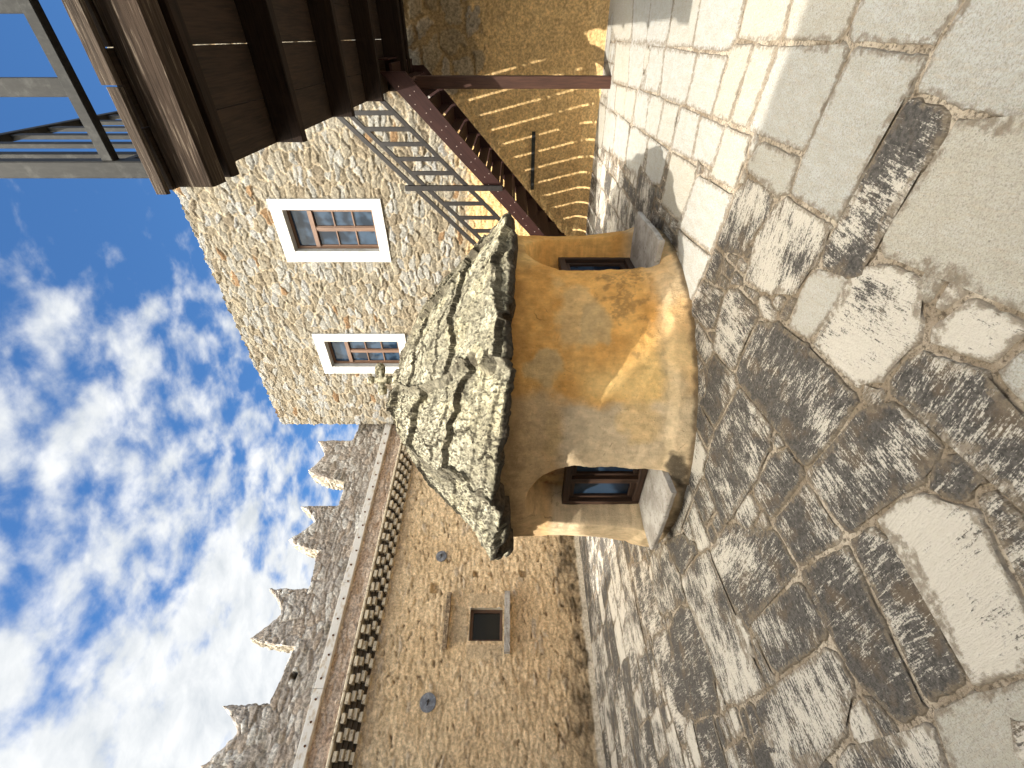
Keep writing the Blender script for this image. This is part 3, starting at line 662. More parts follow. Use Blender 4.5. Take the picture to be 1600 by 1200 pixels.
link('wall', gridmesh('wall', P, C, keep), M_PLASTERW, low)
# brick cornice: stepped courses of separate bricks with gaps
mb = MB(); rc = random.Random(5)
for k in range(4):
    z = 4.36+k*.085; out = .03+k*.055
    mb.beam(wp(-3.9, -.12+out/2-.06, z), wp(7.7, -.12+out/2-.06, z), .30+out-.06, .082, m=1, ch=.002)
    s_ = -3.9+(.12 if k % 2 else 0)
    while s_ < 7.65:
        L = rc.uniform(.13, .17); d = out+.085+rc.uniform(-.012, .012)
        zz = z+rc.uniform(-.006, .006)
        mb.beam(wp(s_, d/2-.02, zz), wp(s_+L, d/2-.02, zz), d+.04, .068, ch=.006); s_ += L+rc.uniform(.115, .145)
mb.beam(wp(-3.9, -.02, 4.70), wp(7.7, -.02, 4.70), .62, .05, m=0, ch=.01)
t = NT('cornice_brick'); n = t.noise(14, 6, .65)
M_CORN = t.out(t.mix(t.mr(n, .5, .66), (.58, .50, .37), (.20, .15, .10)), .9, .2); t.bump(t.noise(50, 4), .006)
t = NT('cornice_backing'); M_CORNB = t.out((.10, .078, .055), .95, .1)
mb.build('cornice', [M_CORN, M_CORNB], low)
# small window
mb = MB()
def wbar(s0, z0, s1, z1, w, d=.06, dd=-.16):
    if abs(s1-s0) > abs(z1-z0): mb.beam(wp(s0, dd, z0), wp(s1, dd, z1), d, w)
    else: mb.beam(wp(s0, dd, z0), wp(s1, dd, z1), w, d, up=(NW[0], NW[1], 0))
wbar(WW[0], WW[2]+.03, WW[1], WW[2]+.03, .06); wbar(WW[0], WW[3]-.03, WW[1], WW[3]-.03, .06)
wbar(WW[0]+.028, WW[2], WW[0]+.028, WW[3], .056, .064); wbar(WW[1]-.028, WW[2], WW[1]-.028, WW[3], .056, .064)
win = mb.build('window', M_FRAME, low)
pb = MB(); pb.quad([wp(WW[0], -.18, WW[2]), wp(WW[1], -.18, WW[2]), wp(WW[1], -.18, WW[3]), wp(WW[0], -.18, WW[3])]); 
t = NT('dark_pane'); M_DPANE = t.out((.012, .011, .010), .25, .4)
pb.build('pane', M_DPANE, win)
rb = MB()
a0, a1, z0, z1 = WW
for q in ([(a0, z0), (a1, z0)], [(a1, z0), (a1, z1)], [(a1, z1), (a0, z1)], [(a0, z1), (a0, z0)]):
    rb.quad([wp(q[0][0], .012, q[0][1]), wp(q[1][0], .012, q[1][1]), wp(q[1][0], -.3, q[1][1]), wp(q[0][0], -.3, q[0][1])])
rb.build('reveal', M_PLAIN, win)
def rough_block(name, mat, parent, c, sx, sy, sz, dx, dn, seed, amp=.012, n=14):
    """a hewn block: subdivided box with noise"""
    V, F = [], []
    bmv = {}
    def vid(i, j, k):
        key = (i, j, k)
        if key not in bmv:
            x, y, z = (i/n-.5)*2, (j/4-.5)*2, (k/4-.5)*2
            q = Vector(c)+Vector((dx[0], dx[1], 0))*x*sx/2+Vector((dn[0], dn[1], 0))*y*sy/2+Vector((0, 0, z*sz/2))
            rnd_ = fbm(np.array(x*sx*6+seed), np.array(y*2+z*3.), seed, 3)
            q += (q-Vector(c)-Vector((dx[0], dx[1], 0))*x*sx/2).normalized()*float(rnd_)*amp if abs(y)+abs(z) > .1 else Vector()
            bmv[key] = len(V); V.append(q)
        return bmv[key]
    for i in range(n):
        for j in range(4):
            F.append((vid(i, j, 0), vid(i, j+1, 0), vid(i+1, j+1, 0), vid(i+1, j, 0))); F.append((vid(i, j, 4), vid(i+1, j, 4), vid(i+1, j+1, 4), vid(i, j+1, 4)))
            F.append((vid(i, 0, j), vid(i+1, 0, j), vid(i+1, 0, j+1), vid(i, 0, j+1))); F.append((vid(i, 4, j), vid(i, 4, j+1), vid(i+1, 4, j+1), vid(i+1, 4, j)))
    for a_ in range(4):
        for b_ in range(4):
            F.append((vid(0, a_, b_), vid(0, a_, b_+1), vid(0, a_+1, b_+1), vid(0, a_+1, b_))); F.append((vid(n, a_, b_), vid(n, a_+1, b_), vid(n, a_+1, b_+1), vid(n, a_, b_+1)))
    return link(name, raw(name, V, F), mat, parent)
t = NT('hood_stone'); n = t.noise(16, 6, .65); M_HOOD = t.out(t.mix(t.mr(n, .42, .62), (.14, .10, .065), (.40, .30, .19)), .9, .2); t.bump(t.noise(40, 5), .008)
rough_block('window_hood', M_HOOD, win, wp(2.29, .03, 2.96), 1.06, .22, .09, WD, NW, 3)
rough_block('window_sill', M_SILL, win, wp(2.26, .05, 1.70), 1.14, .30, .115, WD, NW, 8)
for s_, z, r_ in ((3.646, 3.241, .125), (.908, 3.172, .155)):
    mb = MB(); mb.tube(wp(s_, .0, z), wp(s_, .05, z), r_, r_*.97, 28)
    pl = mb.build('anchor_plate', M_DISC, low)
    mb = MB(); mb.tube(wp(s_+.01, .045, z), wp(s_+.01, .10, z), .022, .02, 8); mb.beam(wp(s_-.05, .056, z+.01), wp(s_+.05, .056, z-.01), .02, .016); mb.build('rod_end', M_IRON, pl)
# body of the range (back and roof)
mb = MB()
mb.quad([wp(-3.9, -.3, 4.66), wp(7.7, -.3, 4.66), wp(7.7, -.55, 4.80), wp(-3.9, -.55, 4.80)])
mb.quad([wp(-3.9, .28, 4.727), wp(7.7, .28, 4.727), wp(7.7, -.55, 4.95), wp(-3.9, -.55, 4.95)])
mb.build('lean_to_roof', M_HOOD, low)

# --- battlement wall, set back half a metre
bat = empty('battlement_wall', (W0[0], W0[1], 0), 'grey rubble castle wall with swallow tailed merlons and a pale ledge, rising at left', 'castle wall')
W1 = W0-NW*.5
def up_(s_, d, z): return p3(W1, s_, WD, d, NW, z)
MER = [(5.97, 6.313, 6.827, 7.372, 7.372, 7.43, 7.125, 7.48), (3.983, 4.288, 4.744, 5.20, 5.219, 7.23, 6.746, 7.25), (1.928, 2.096, 2.567, 3.106, 3.106, 7.26, 6.763, 7.25), (-.18, .05, .502, .909, .956, 7.26, 6.80, 7.27), (-2.3, -2.1, -1.65, -1.2, -1.15, 7.26, 6.8, 7.27)]
def topline(s_):
    base = 6.30+.07*np.sin(s_*2.1)+.05*fbm(s_*3, s_*0+2, 61, 3)+np.clip(s_-6.6, 0, 3)*.12
    return base
def coltop(r_): return r_
def dark_col(T, Z, seed):
    e, ox, oy, r1, r2, r3, r4 = rubble(T, Z, (.30, .115), seed, .06, .035)
    n1 = fbm(T*9, Z*15, seed+3, 4); n2 = fbm(T*36, Z*44, seed+4, 2); n3 = fbm(T*1.1, Z*1.3, seed+5, 3)
    st = ss(.03, .22, e)
    h = st*(.012+.03*r1)+st*oy*(r2-.4)*.05+n1*.014+n2*.008
    c0 = arr([(.40, .355, .31), (.48, .435, .38), (.33, .285, .24), (.58, .545, .49), (.41, .34, .275)])[np.minimum((r4*5).astype(int), 4)]
    c1 = arr([(.50, .37, .27), (.55, .44, .34), (.44, .32, .22), (.46, .37, .29), (.60, .48, .37)])[np.minimum((r4*5).astype(int), 4)]
    f = ss(5.5, 5.3, Z+.05*n1)
    C = mixc(c0, c1, f)*(1+.22*n1+.22*n2+.15*n3)[..., None]
    mo = mixc(np.broadcast_to(arr((.36, .305, .25)), C.shape), np.broadcast_to(arr((.50, .38, .28)), C.shape), f)
    C = mixc(mo, C, ss(.1, .5, st))
    moss = ss(.25, .55, fbm(T*2.2, Z*3, seed+9, 4))*(1-f)
    return h, mixc(C, arr((.12, .105, .07)), moss*.5)
xs = np.arange(-3.9, 8.6, .025); zq = np.linspace(0, 1, 86)
T, Q = np.meshgrid(xs, zq, indexing='ij'); Z = 4.6+Q*(topline(T)-4.6)
h, C = dark_col(T, Z, 71)
hole = ss(.075, .055, np.hypot(T-1.423, (Z-6.06)*1.0+.01)); h -= .22*hole; C = mixc(C, arr((.03, .025, .02)), hole)
P = np.zeros(T.shape+(3,)); P[..., 0] = W1[0]+T*WD[0]+h*NW[0]; P[..., 1] = W1[1]+T*WD[1]+h*NW[1]; P[..., 2] = Z
# carry the grid over the top to the back face
nb_ = 6; Pb = np.repeat(P[:, -1:, :], nb_, 1); Cb = np.repeat(C[:, -1:, :], nb_, 1)
for k in range(nb_):
    d = .55*(k+1)/nb_ if k < nb_-1 else .55
    Pb[:, k, 0] = W1[0]+xs*WD[0]-d*NW[0]; Pb[:, k, 1] = W1[1]+xs*WD[1]-d*NW[1]
    Pb[:, k, 2] += .03*fbm(xs*8, xs*0+k, 77, 3) if k < nb_-1 else -2
link('wall', gridmesh('wall', np.concatenate([P, Pb], 1), np.concatenate([C, Cb], 1)), M_DARKW, bat)
def merlon(s0, p0, nn, p1, s1, z0, zn, z1, seed):
    """swallow-tailed merlon: a curved M outline pushed back half a metre, all faces rough"""
    out = []
    for k in range(9): out.append((s0+(p0-s0)*(k/8)**2.6, 6.1+(z0-6.1)*k/8))
    for k in range(1, 8): q = k/8; out.append((p0+(nn-p0)*q, z0+(zn-z0)*(q**.75)))
    out.append((nn, zn))
    for k in range(1, 8): q = k/8; out.append((nn+(p1-nn)*q, zn+(z1-zn)*(q**1.5)))
    for k in range(9): q = k/8; out.append((p1+(s1-p1)*q, z1+(6.1-z1)*q))
    out = np.array(out)
    # resample along the outline, then grid: fan strips from the foot line up
    d = np.r_[0, np.cumsum(np.hypot(*np.diff(out, axis=0).T))]; m = 120
    u = np.linspace(0, d[-1], m); ox = np.interp(u, d, out[:, 0]); oz = np.interp(u, d, out[:, 1])
    nz = fbm(u*5, u*0+seed, seed, 4)*.03+fbm(u*22, u*0+seed, seed+1, 2)*.012; ox = ox+nz; oz = oz+nz*.7
    foot = np.linspace(s0, s1, m)
    rows = []
    for q in np.linspace(0, 1, 36): rows.append(np.stack([foot+(ox-foot)*q, 6.1+(oz-6.1)*q], -1))
    G = np.stack(rows, 1); T, Z = G[..., 0], G[..., 1]
    h, C = dark_col(T, Z, 71)
    h = h*ss(1.0, .9, np.linspace(0, 1, 36))[None]+.004
    P = np.zeros(T.shape+(3,)); P[..., 0] = W1[0]+T*WD[0]+h*NW[0]; P[..., 1] = W1[1]+T*WD[1]+h*NW[1]; P[..., 2] = Z
    TH = 22; Ps, Cs = [], []
    for k in range(1, TH+1):
        d_ = .50*k/TH
        e2, _, _, q1, q2, q3, q4 = rubble(np.full(m, d_)+u*0, u*1.0, (.20, .10), seed+30, .03, .03)
        bulge = ss(.03, .25, e2)*(.02+.03*q1)-.02
        cx_, cz_ = ox-foot, oz-6.1; ln = np.hypot(cx_, cz_)+1e-6
        nx = np.gradient(oz, u); nzz = -np.gradient(ox, u)
        x = ox-nx*bulge*1.0; z = oz-nzz*bulge*1.0
        Ps.append(np.stack([W1[0]+x*WD[0]-d_*NW[0], W1[1]+x*WD[1]-d_*NW[1], z], -1))
        cc = arr([(.33, .295, .235), (.27, .235, .18), (.40, .365, .295), (.21, .185, .145)])[np.minimum((q4*4).astype(int), 3)]
        Cs.append(mixc(np.broadcast_to(arr((.20, .165, .12)), cc.shape), cc, ss(.05, .3, e2)))
    P2 = np.concatenate([P, np.stack(Ps, 1)], 1); C2 = np.concatenate([C, np.stack(Cs, 1)], 1)
    bk = P2[:, -1:, :].copy(); bk[..., 0] = (W1[0]+foot*WD[0]-.5*NW[0])[:, None]; bk[..., 1] = (W1[1]+foot*WD[1]-.5*NW[1])[:, None]; bk[..., 2] = 6.1
    P2 = np.concatenate([P2, bk], 1); C2 = np.concatenate([C2, C2[:, -1:]], 1)
    link('merlon', gridmesh('merlon', P2, C2), M_DARKW, bat)
for i, m_ in enumerate(MER): merlon(*m_, 100+i*13)
mb = MB(); s_ = -3.9; rc = random.Random(9)
while s_ < 8.4:
    L = rc.uniform(1.5, 2.1); mb.beam(up_(s_, .05, 5.43), up_(s_+L-.008, .05, 5.43), .18, .19, ch=.01); s_ += L
ledge = mb.build('ledge_band', M_LEDGE, bat)
mb = MB(); s_ = -3.7
while s_ < 8.4:
    c = up_(s_, .142, 5.42+rc.uniform(-.02, .02)); mb.tube(c, c+Vector((NW[0], NW[1], 0))*.03, .022, .016, 7); s_ += rc.uniform(.32, .42)
mb.build('ledge_stud', M_RUST, ledge)
tag(bpy.data.objects['ledge_stud'], kind='stuff') if False else None

# --- the house behind the camera whose eaves shade the foreground
MD = np.array([.714, .700]); LD = np.array([-.700, .714])
hb = empty('plain_house', (MD[0]*-4, MD[1]*-4, 0), 'plain rendered house behind the camera that shades the near paving', 'house')
dm = 3.11-.03-9*float(-(SX*MD[0]+SY*MD[1]))/math.tan(SUN_EL)
def bp(l_, m_, z): q = LD*l_+MD*m_; return Vector((q[0], q[1], z))
H1, H2 = 9.0, 8.45
for h_, l0, l1 in ((H1, -7, 4.3), (H2, 4.75, 13)):
    mb = MB(); mb.beam(bp(l0, dm-2.5, (h_-.2)/2), bp(l1, dm-2.5, (h_-.2)/2), 4.4, h_-.2); mb.build('wall', M_PLAIN, hb)
    mb = MB(); mb.beam(bp(l0, dm-2.5, h_-.1), bp(l1, dm-2.5, h_-.1), 5.0, .2); mb.build('roof', M_HOOD, hb)
pr = [(4.3, 0), (4.75, 0), (4.75, H2), (4.3, H1)]; mb = MB()
f_ = [bp(l_, dm, z) for l_, z in pr]; b_ = [bp(l_, dm-4.7, z) for l_, z in pr]
mb.quad(f_); mb.quad(b_[::-1])
for i in range(4): mb.quad([f_[i], b_[i], b_[(i+1) % 4], f_[(i+1) % 4]])
mb.build('gable', M_PLAIN, hb)
# ------------------------------------------------------------ the round hut
HC = np.array([-.02, 5.6])
hut = empty('stone_hut', (HC[0], HC[1], 0), 'low round ochre plastered hut with slab roof and arched window niches on the paving', 'hut')
def hp(th, r, z): return Vector((HC[0]+r*math.sin(th), HC[1]-r*math.cos(th), z))
NICH = [R(-38), R(52)]
NT_ = 1500
d0 = np.linspace(-1, 1, NT_, endpoint=False); th = np.pi*(d0*.72+.28*np.sign(d0)*np.abs(d0)**3)   # finer towards the camera
zs = np.linspace(-.02, 1.72, 154)
T, Z = np.meshgrid(th, zs, indexing='ij')
X = T*1.95
n1 = fbm(X*3, Z*3, 201, 4); n2 = fbm(X*14, Z*14, 202, 4); n3 = fbm(X*1.2+4, Z*1.2, 203, 3); n4 = fbm(X*50, Z*50, 204, 2)
r = 1.865+.10*np.clip(1-Z/1.2, 0, 1)**2+.03*ss(.26, .16, Z+.03*n1)+.018*n1+.006*n2+.02*ss(1.35, 1.65, Z)
C = mixc(arr((.74, .40, .12)), arr((.60, .30, .08)), ss(-.4, .5, n1+.4*n2))
C = mixc(C, arr((.80, .53, .21)), ss(.1, .6, n3))
def blob(t0, z0, wt, wz, k=.18): return ss(1.05, .62, np.hypot((T-R(t0)+.16*fbm(Z*3.1, T*3, 207, 3))/R(wt), (Z-z0+.16*fbm(T*5, Z*4, 208, 3))/wz)+k*(n1*1.8+.9*n2))
beige = arr((.62, .475, .30)); grey = arr((.56, .385, .185)); pale = arr((.58, .47, .31))
left = ss(R(0), R(-5), T+.10*n1)
C = mixc(C, beige*1.0, left*ss(1.28, 1.12, Z+.08*n1)*ss(R(-75), R(-70), T))
C = mixc(C, arr((.55, .41, .245)), left*ss(1.1, 1.3, Z+.1*n1)*.75)
C = mixc(C, grey, blob(20, 1.02, 13, .26)*.7); C = mixc(C, arr((.50, .345, .165)), blob(16, .83, 8.5, .14)*.8)
C = mixc(C, arr((.56, .39, .19)), blob(4, 1.30, 5.5, .17)*.85); C = mixc(C, grey, blob(-14, 1.18, 5, .1)*.6)
C = mixc(C, arr((.68, .46, .21)), blob(-9, .52, 9, .24)*.7)
C = mixc(C, arr((.60, .455, .275)), ss(.40, .22, Z+.09*n1+.04*n2)*(.45+.4*ss(-.3, .4, n1)))
dk = ss(.25, .75, n2+.8*n4*0+.6*blob(22, .42, 26, .22, .4)+.7*blob(30, .62, 9, .25, .4)-.25+.2*n4)
C = mixc(C, arr((.15, .095, .045)), dk*.58*ss(.05, .2, Z)*ss(-.5, .35, n4+.6*n2))
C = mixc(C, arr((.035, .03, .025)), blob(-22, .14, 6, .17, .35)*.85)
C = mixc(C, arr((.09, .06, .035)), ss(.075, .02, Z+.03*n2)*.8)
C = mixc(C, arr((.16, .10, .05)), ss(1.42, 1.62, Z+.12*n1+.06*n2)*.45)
C = C*(1+.10*n2+.10*n4)[..., None]
for tc_ in NICH:
    wx = (T-tc_)*1.95; hw = .455; zc_ = .98; hr = .46
    top = np.where(Z > zc_, np.hypot(wx/hw, (Z-zc_)/hr)-1, np.abs(wx)/hw-1)*hw
    sdv = np.maximum(top, .19-Z)+.012*n2
    m = ss(.035, -.035, sdv)
    lip = ss(.20, 0, sdv)*(1-m)
    r = r-m*(.43+.03*n1)-lip*.025
    inner = ss(0, -.05, sdv)
    brick = mixc(arr((.46, .30, .12)), arr((.20, .085, .03)), ss(-.1, .35, fbm(X*6, Z*9, 210, 4)))
    C = mixc(C, brick, inner*ss(.9, 1.15, Z+.1*n1)*.9)
    C = mixc(C, arr((.46, .33, .17)), inner*ss(1.1, .9, Z+.1*n1)*.7)
P = np.stack([HC[0]+r*np.sin(T), HC[1]-r*np.cos(T), Z], -1)
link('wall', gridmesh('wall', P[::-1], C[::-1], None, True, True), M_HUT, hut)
# windows in the niches
for i, tc_ in enumerate(NICH):
    ex = np.array([math.cos(tc_), math.sin(tc_)]); en = np.array([math.sin(tc_), -math.cos(tc_)])
    rw = 1.555
    def wpnt(x, d, z): q = HC+en*(rw+d)+ex*x; return Vector((q[0], q[1], z))
    mb = MB(); z0, z1, hw = .235, 1.06, .40
    up = (en[0], en[1], 0)
    for x in (-hw+.035, hw-.035): mb.beam(wpnt(x, 0, z0), wpnt(x, 0, z1), .075, .09, up)
    for z in (z0+.035, z1-.035): mb.beam(wpnt(-hw+.07, 0, z), wpnt(hw-.07, 0, z), .084, .07)
    mb.beam(wpnt(0, 0, z0+.07), wpnt(0, 0, z1-.07), .07, .08, up)
    for s_ in (-1, 1):
        x0, x1 = sorted((s_*.035, s_*(hw-.0725)))
        for x in (x0+.02, x1-.02): mb.beam(wpnt(x, -.02, z0+.07), wpnt(x, -.02, z1-.07), .04, .04, up)
        for z in (z0+.095, z1-.095): mb.beam(wpnt(x0+.04, -.02, z), wpnt(x1-.04, -.02, z), .038, .05)
    win = mb.build('window', M_OLDFRAME, hut)
    for s_ in (-1, 1):
        x0, x1 = sorted((s_*.075, s_*(hw-.112)))
        pb = MB(); pb.quad([wpnt(x0, -.03, z0+.12), wpnt(x1, -.03, z0+.12), wpnt(x1, -.03, z1-.12), wpnt(x0, -.03, z1-.12)]); pb.build('pane', M_GLASS, win)
    mb = MB(); mb.quad([wpnt(-hw, -.03-.012, z0), wpnt(hw, -.042, z0), wpnt(hw, -.042, z1), wpnt(-hw, -.042, z1)]); mb.build('window_back', M_IRON, win)
    # thick marble sill slab, wider at its outer edge
    V, F = [], []; n = 16
    for k in range(n+1):
        x = -1+2*k/n
        j = .008*float(fbm(np.array(k*.9), np.array(i*3.), 5, 2))
        for d, z, wx in ((-.30, .235, .42), (.525+j, .215, .455), (.533+j, .20, .46), (.528+j, .165, .457), (-.30, .175, .42)):
            V.append(wpnt(x*wx, d+(.01 if d > 0 else 0)*(1-x*x), z))
    for k in range(n):
        for j in range(5):
            a_ = k*5+j; b_ = k*5+(j+1) % 5; F.append((a_, b_, b_+5, a_+5))
    F.append(tuple(range(5))[::-1]); F.append(tuple(range(n*5, n*5+5)))
    link('window_sill', raw('window_sill', V, F), M_SILL, hut)

# slab roof: overlapping stone slabs in fans between raised hips
NR = 1500; th = np.pi*(np.linspace(-1, 1, NR, endpoint=False)*.8); th = np.pi*(lambda d: d*.72+.28*d**3)(np.linspace(-1, 1, NR, endpoint=False))
qs = np.linspace(0, 1, 230)
T, Q = np.meshgrid(th, qs, indexing='ij')
prof_q = np.array([0, .17, .42, .62, .80, .93, 1.0]); prof_r = np.array([2.16, 1.85, 1.36, .95, .52, .20, .03]); prof_z = np.array([1.615, 1.93, 2.40, 2.70, 2.92, 3.03, 3.06])
rr_ = np.interp(Q, prof_q, prof_r); zz_ = np.interp(Q, prof_q, prof_z)
nj = fbm(T*6, Q*5, 301, 4); n2 = fbm(T*18, Q*14, 302, 4); n3 = fbm(T*rr_*40, Q*80, 303, 3)
hips = np.array([-200, -152, -104, -49, -27, 3, 41, 74, 118, 165])*np.pi/180     # left (raised) edge of each fan
wob = .13*fbm(Q*6, T*0+1, 305, 3)*(.35+.65*(1-Q))+.10*(np.floor(vn(Q*7, T*0+2., 306)*4)/4-.5)*(1-Q)
Tw = T+wob
k_ = np.clip(np.searchsorted(hips, Tw.reshape(-1), side='right').reshape(T.shape)-1, 0, len(hips)-2)
h0 = hips[k_]; h1 = hips[k_+1]; fx = np.clip((Tw-h0)/(h1-h0), 0, 1)
LH = np.array([.06, .08, .10, .19, .24, .09, .05, .07, .08, .06, .05]); lift_h = LH[k_]
off = lift_h*(1-fx)**1.1*(.35+.65*(1-Q)**.5)
dn = (h1-Tw); wr = .27*np.clip((LH[k_+1]-.05)/.12, .12, 1)/np.maximum(rr_, .35)*(1+.5*nj); bandr = np.clip(1-dn/wr, 0, 1)      # the raised edge of the next fan
# courses across each fan, ragged
ncs = 3.6
cq = Q*ncs+.55*_h(k_, k_*0, 311)+.34*fbm(T*4+k_*7.3, Q*3, 312, 5)+.10*(fx-.5)
ci = np.floor(cq); cf = cq-ci
lift_c = .02+.07*_h(ci, k_, 313)**1.5
off = off+lift_c*(1-cf)
c2 = cq*2.4+.5*fbm(T*7+k_*3, Q*4, 351, 5); f2_ = c2-np.floor(c2); off = off+(.004+.017*_h(np.floor(c2), k_, 352))*(1-f2_)
off = np.where(bandr > 0, off+(LH[k_+1]*(.35+.65*(1-Q)**.5)+.05-off)*bandr**.8, off)
# upright joints between slabs of a course
jn = _h(ci, k_, 317); pos = .25+.5*jn+.10*fbm(Q*14, T*0+k_, 318, 3)
sidej = ss(0, .02, fx-pos); off = off+(.015+.05*_h(ci, k_, 319))*sidej*(1-fx)
crack = ss(.018, .0, np.abs(fx-pos)*(h1-h0)*rr_)*.03
off = off-crack*.8+.022*nj+.020*n2+.016*n3-.03
# normal of the cone section
dz = np.gradient(prof_z, prof_q); dr = np.gradient(prof_r, prof_q); ln = np.hypot(dz, dr)
nr = np.interp(Q, prof_q, dz/ln); nz = np.interp(Q, prof_q, -dr/ln)
facet = 1+.055*ss(R(42), R(20), np.abs(T-R(15)))-.035*ss(R(35), R(60), np.abs(T))-.012*ss(R(-30), R(-60), T)
jag = ss(.06, 0, Q)*(.050*fbm(T*6, T*0, 320, 5)+.03*fbm(T*30, T*0, 322, 3)+.03*(_h(np.floor(T*2.1+.3*nj), k_, 321)-.5))
Rr = (rr_*facet+off*nr*.8+jag*1.0); Zr = zz_+off*nz*1.0
gq = np.abs(np.gradient(off, axis=1))/(1/229.)*.5+np.abs(np.gradient(off, axis=0))/(np.gradient(th)[:, None])/np.maximum(rr_, .3)
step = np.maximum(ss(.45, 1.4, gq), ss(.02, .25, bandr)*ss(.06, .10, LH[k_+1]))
# steps darkened where the surface rises sharply, faces pale
under = ss(.30, .0, 1-np.clip(cf, 0, 1))*0
C = mixc(arr((.235, .215, .155)), arr((.385, .36, .265)), ss(-.4, .4, n2+.4*n3))
C = mixc(C, arr((.17, .15, .095)), ss(.0, .45, nj+.5*n2+.3*n3)*.65)
C = mixc(C, arr((.50, .45, .29)), ss(.1, .5, fbm(T*9, Q*8, 331, 4))*.45)
C = C*(1+.25*n3+.18*(_h(ci, k_, 333)-.5))[..., None]
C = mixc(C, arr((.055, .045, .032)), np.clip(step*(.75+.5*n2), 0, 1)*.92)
P = np.stack([HC[0]+Rr*np.sin(T), HC[1]-Rr*np.cos(T), Zr], -1)
# rim and underside
rim = []; rc_ = []
e0 = P[:, 0]; rad = Rr[:, 0]; thk = .025+.035*vn(th*7, th*0, 340)+.02*vn(th*31, th*0, 343)
for k, (dr_, dzk) in enumerate(((-.004, -.35), (-.02, -.8), (-.05, -1.0), (-.14, -1.05), (-.55, -.3))):
    jj = .012*fbm(th*30, th*0+k*3, 342+k, 3)
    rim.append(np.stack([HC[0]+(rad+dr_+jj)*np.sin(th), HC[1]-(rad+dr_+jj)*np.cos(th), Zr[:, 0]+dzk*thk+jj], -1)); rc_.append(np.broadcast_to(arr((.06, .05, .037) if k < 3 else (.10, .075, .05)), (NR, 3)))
P2 = np.concatenate([np.stack(rim[::-1], 1), P], 1); C2 = np.concatenate([np.stack(rc_[::-1], 1), C], 1)
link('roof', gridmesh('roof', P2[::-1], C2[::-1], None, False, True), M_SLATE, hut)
# stone cross on the apex
def blobmesh(name, balls, mats, parent, amp=.012):
    """one skin over chained spheres: metaball-like lump built from displaced ellipsoids joined in one mesh"""
    V, F = [], []
    for (c, rx, ry, rz, s_) in balls:
        o = len(V); n, m = 16, 10
        for i in range(m+1):
            for j in range(n):
                a_, b_ = math.pi*i/m, 2*math.pi*j/n
                d = Vector((math.sin(a_)*math.cos(b_), math.sin(a_)*math.sin(b_), math.cos(a_)))
                # squarish stone
                e = Vector([math.copysign(abs(q)**.75, q) for q in d])
                k = 1+.16*float(fbm(np.array(d.x*2.2+s_), np.array(d.y*2.2+d.z*3), int(s_*10), 3))
                V.append((c[0]+e.x*rx*k, c[1]+e.y*ry*k, c[2]+e.z*rz*k))
        for i in range(m):
            for j in range(n): F.append((o+i*n+j, o+i*n+(j+1) % n, o+(i+1)*n+(j+1) % n, o+(i+1)*n+j))
    return link(name, raw(name, V, F, True), mats, parent)
cc = (.055, 5.62)
ca_ = R(18); cxv = np.array([math.cos(ca_), math.sin(ca_)])
def cpt(x, z): return (cc[0]+cxv[0]*x, cc[1]+cxv[1]*x, z)
t = NT('cross_stone'); n = t.noise(22, 6, .65); M_CROSS = t.out(t.mix(t.mr(n, .42, .62), (.09, .08, .05), (.46, .42, .30)), .95, .2); t.bump(t.noise(60, 5), .008)
blobmesh('stone_cross', [(cpt(0, 3.10), .15, .15, .075, 1.), (cpt(0, 3.20), .05, .05, .10, 2.), (cpt(0, 3.32), .05, .045, .13, 3.), (cpt(0, 3.475), .055, .05, .045, 4.),
    (cpt(0, 3.335), .13, .045, .042, 5.), (cpt(-.14, 3.31), .072, .055, .055, 6.), (cpt(.145, 3.37), .085, .06, .065, 7.), (cpt(0, 3.255), .06, .055, .04, 8.)], M_CROSS, hut)

# ------------------------------------------------------------ timber balcony
C0 = np.array([1.174, 2.5])
def dp(p, q, z): v = C0-A*p+B*q; return Vector((v[0], v[1], z))
UPB = (B[0], B[1], 0)
bal = empty('timber_balcony', (C0[0], C0[1], 3.3), 'dark timber balcony on beams and one brown post, with grey slatted screen on top', 'balcony')
PL = 7.0; QF = 6.68; ZB, ZD = 3.365, 3.60
mb = MB(); rc = random.Random(3); p = -.02
while p < PL:
    w_ = rc.uniform(.30, .37); dz = rc.uniform(-.002, .002)
    mb.beam(dp(p+w_/2, -.022+rc.uniform(-.008, .008), ZD+.02+dz), dp(p+w_/2, QF, ZD+.02+dz), w_-(.003 if rc.random() < .75 else .007), .04, ch=.003); p += w_
mb.build('deck', M_DECK, bal)
mb = MB(); p = -.03
while p < PL:      # ragged old boards along the deck's front edge
    L = rc.uniform(.35, .9); o = rc.uniform(-.006, .006)
    mb.beam(dp(p, -.052+o, ZD+.045+o), dp(p+L-.008, -.052+o+rc.uniform(-.006, .006), ZD+.045+rc.uniform(-.012, .008)), .035, .085+rc.uniform(-.02, .01), ch=.008); p += L
mb.build('fascia_board', M_OLD, bal)
mb = MB(); mb.beam(dp(-.01, .075, (ZB+ZD)/2), dp(PL, .075, (ZB+ZD)/2), .15, ZD-ZB-.004, ch=.012); mb.build('beam', M_BEAM, bal)
mb = MB(); mb.beam(dp(-.005, .255, (ZB+ZD)/2-.004), dp(PL, .255, (ZB+ZD)/2-.004), .10, ZD-ZB-.002, ch=.01); mb.build('joist', M_JOIST, bal)
for q in (1.44, 2.88, 4.30):
    mb = MB(); mb.beam(dp(-.015, q, ZB+.118), dp(PL, q, ZB+.118), .095, .232, ch=.006); mb.build('joist', M_JOIST, bal)
mb = MB(); mb.beam(dp(-.02, 5.72, ZB+.08), dp(PL, 5.72, ZB+.08), .16, .31, ch=.006); mb.build('joist', M_JOIST, bal)
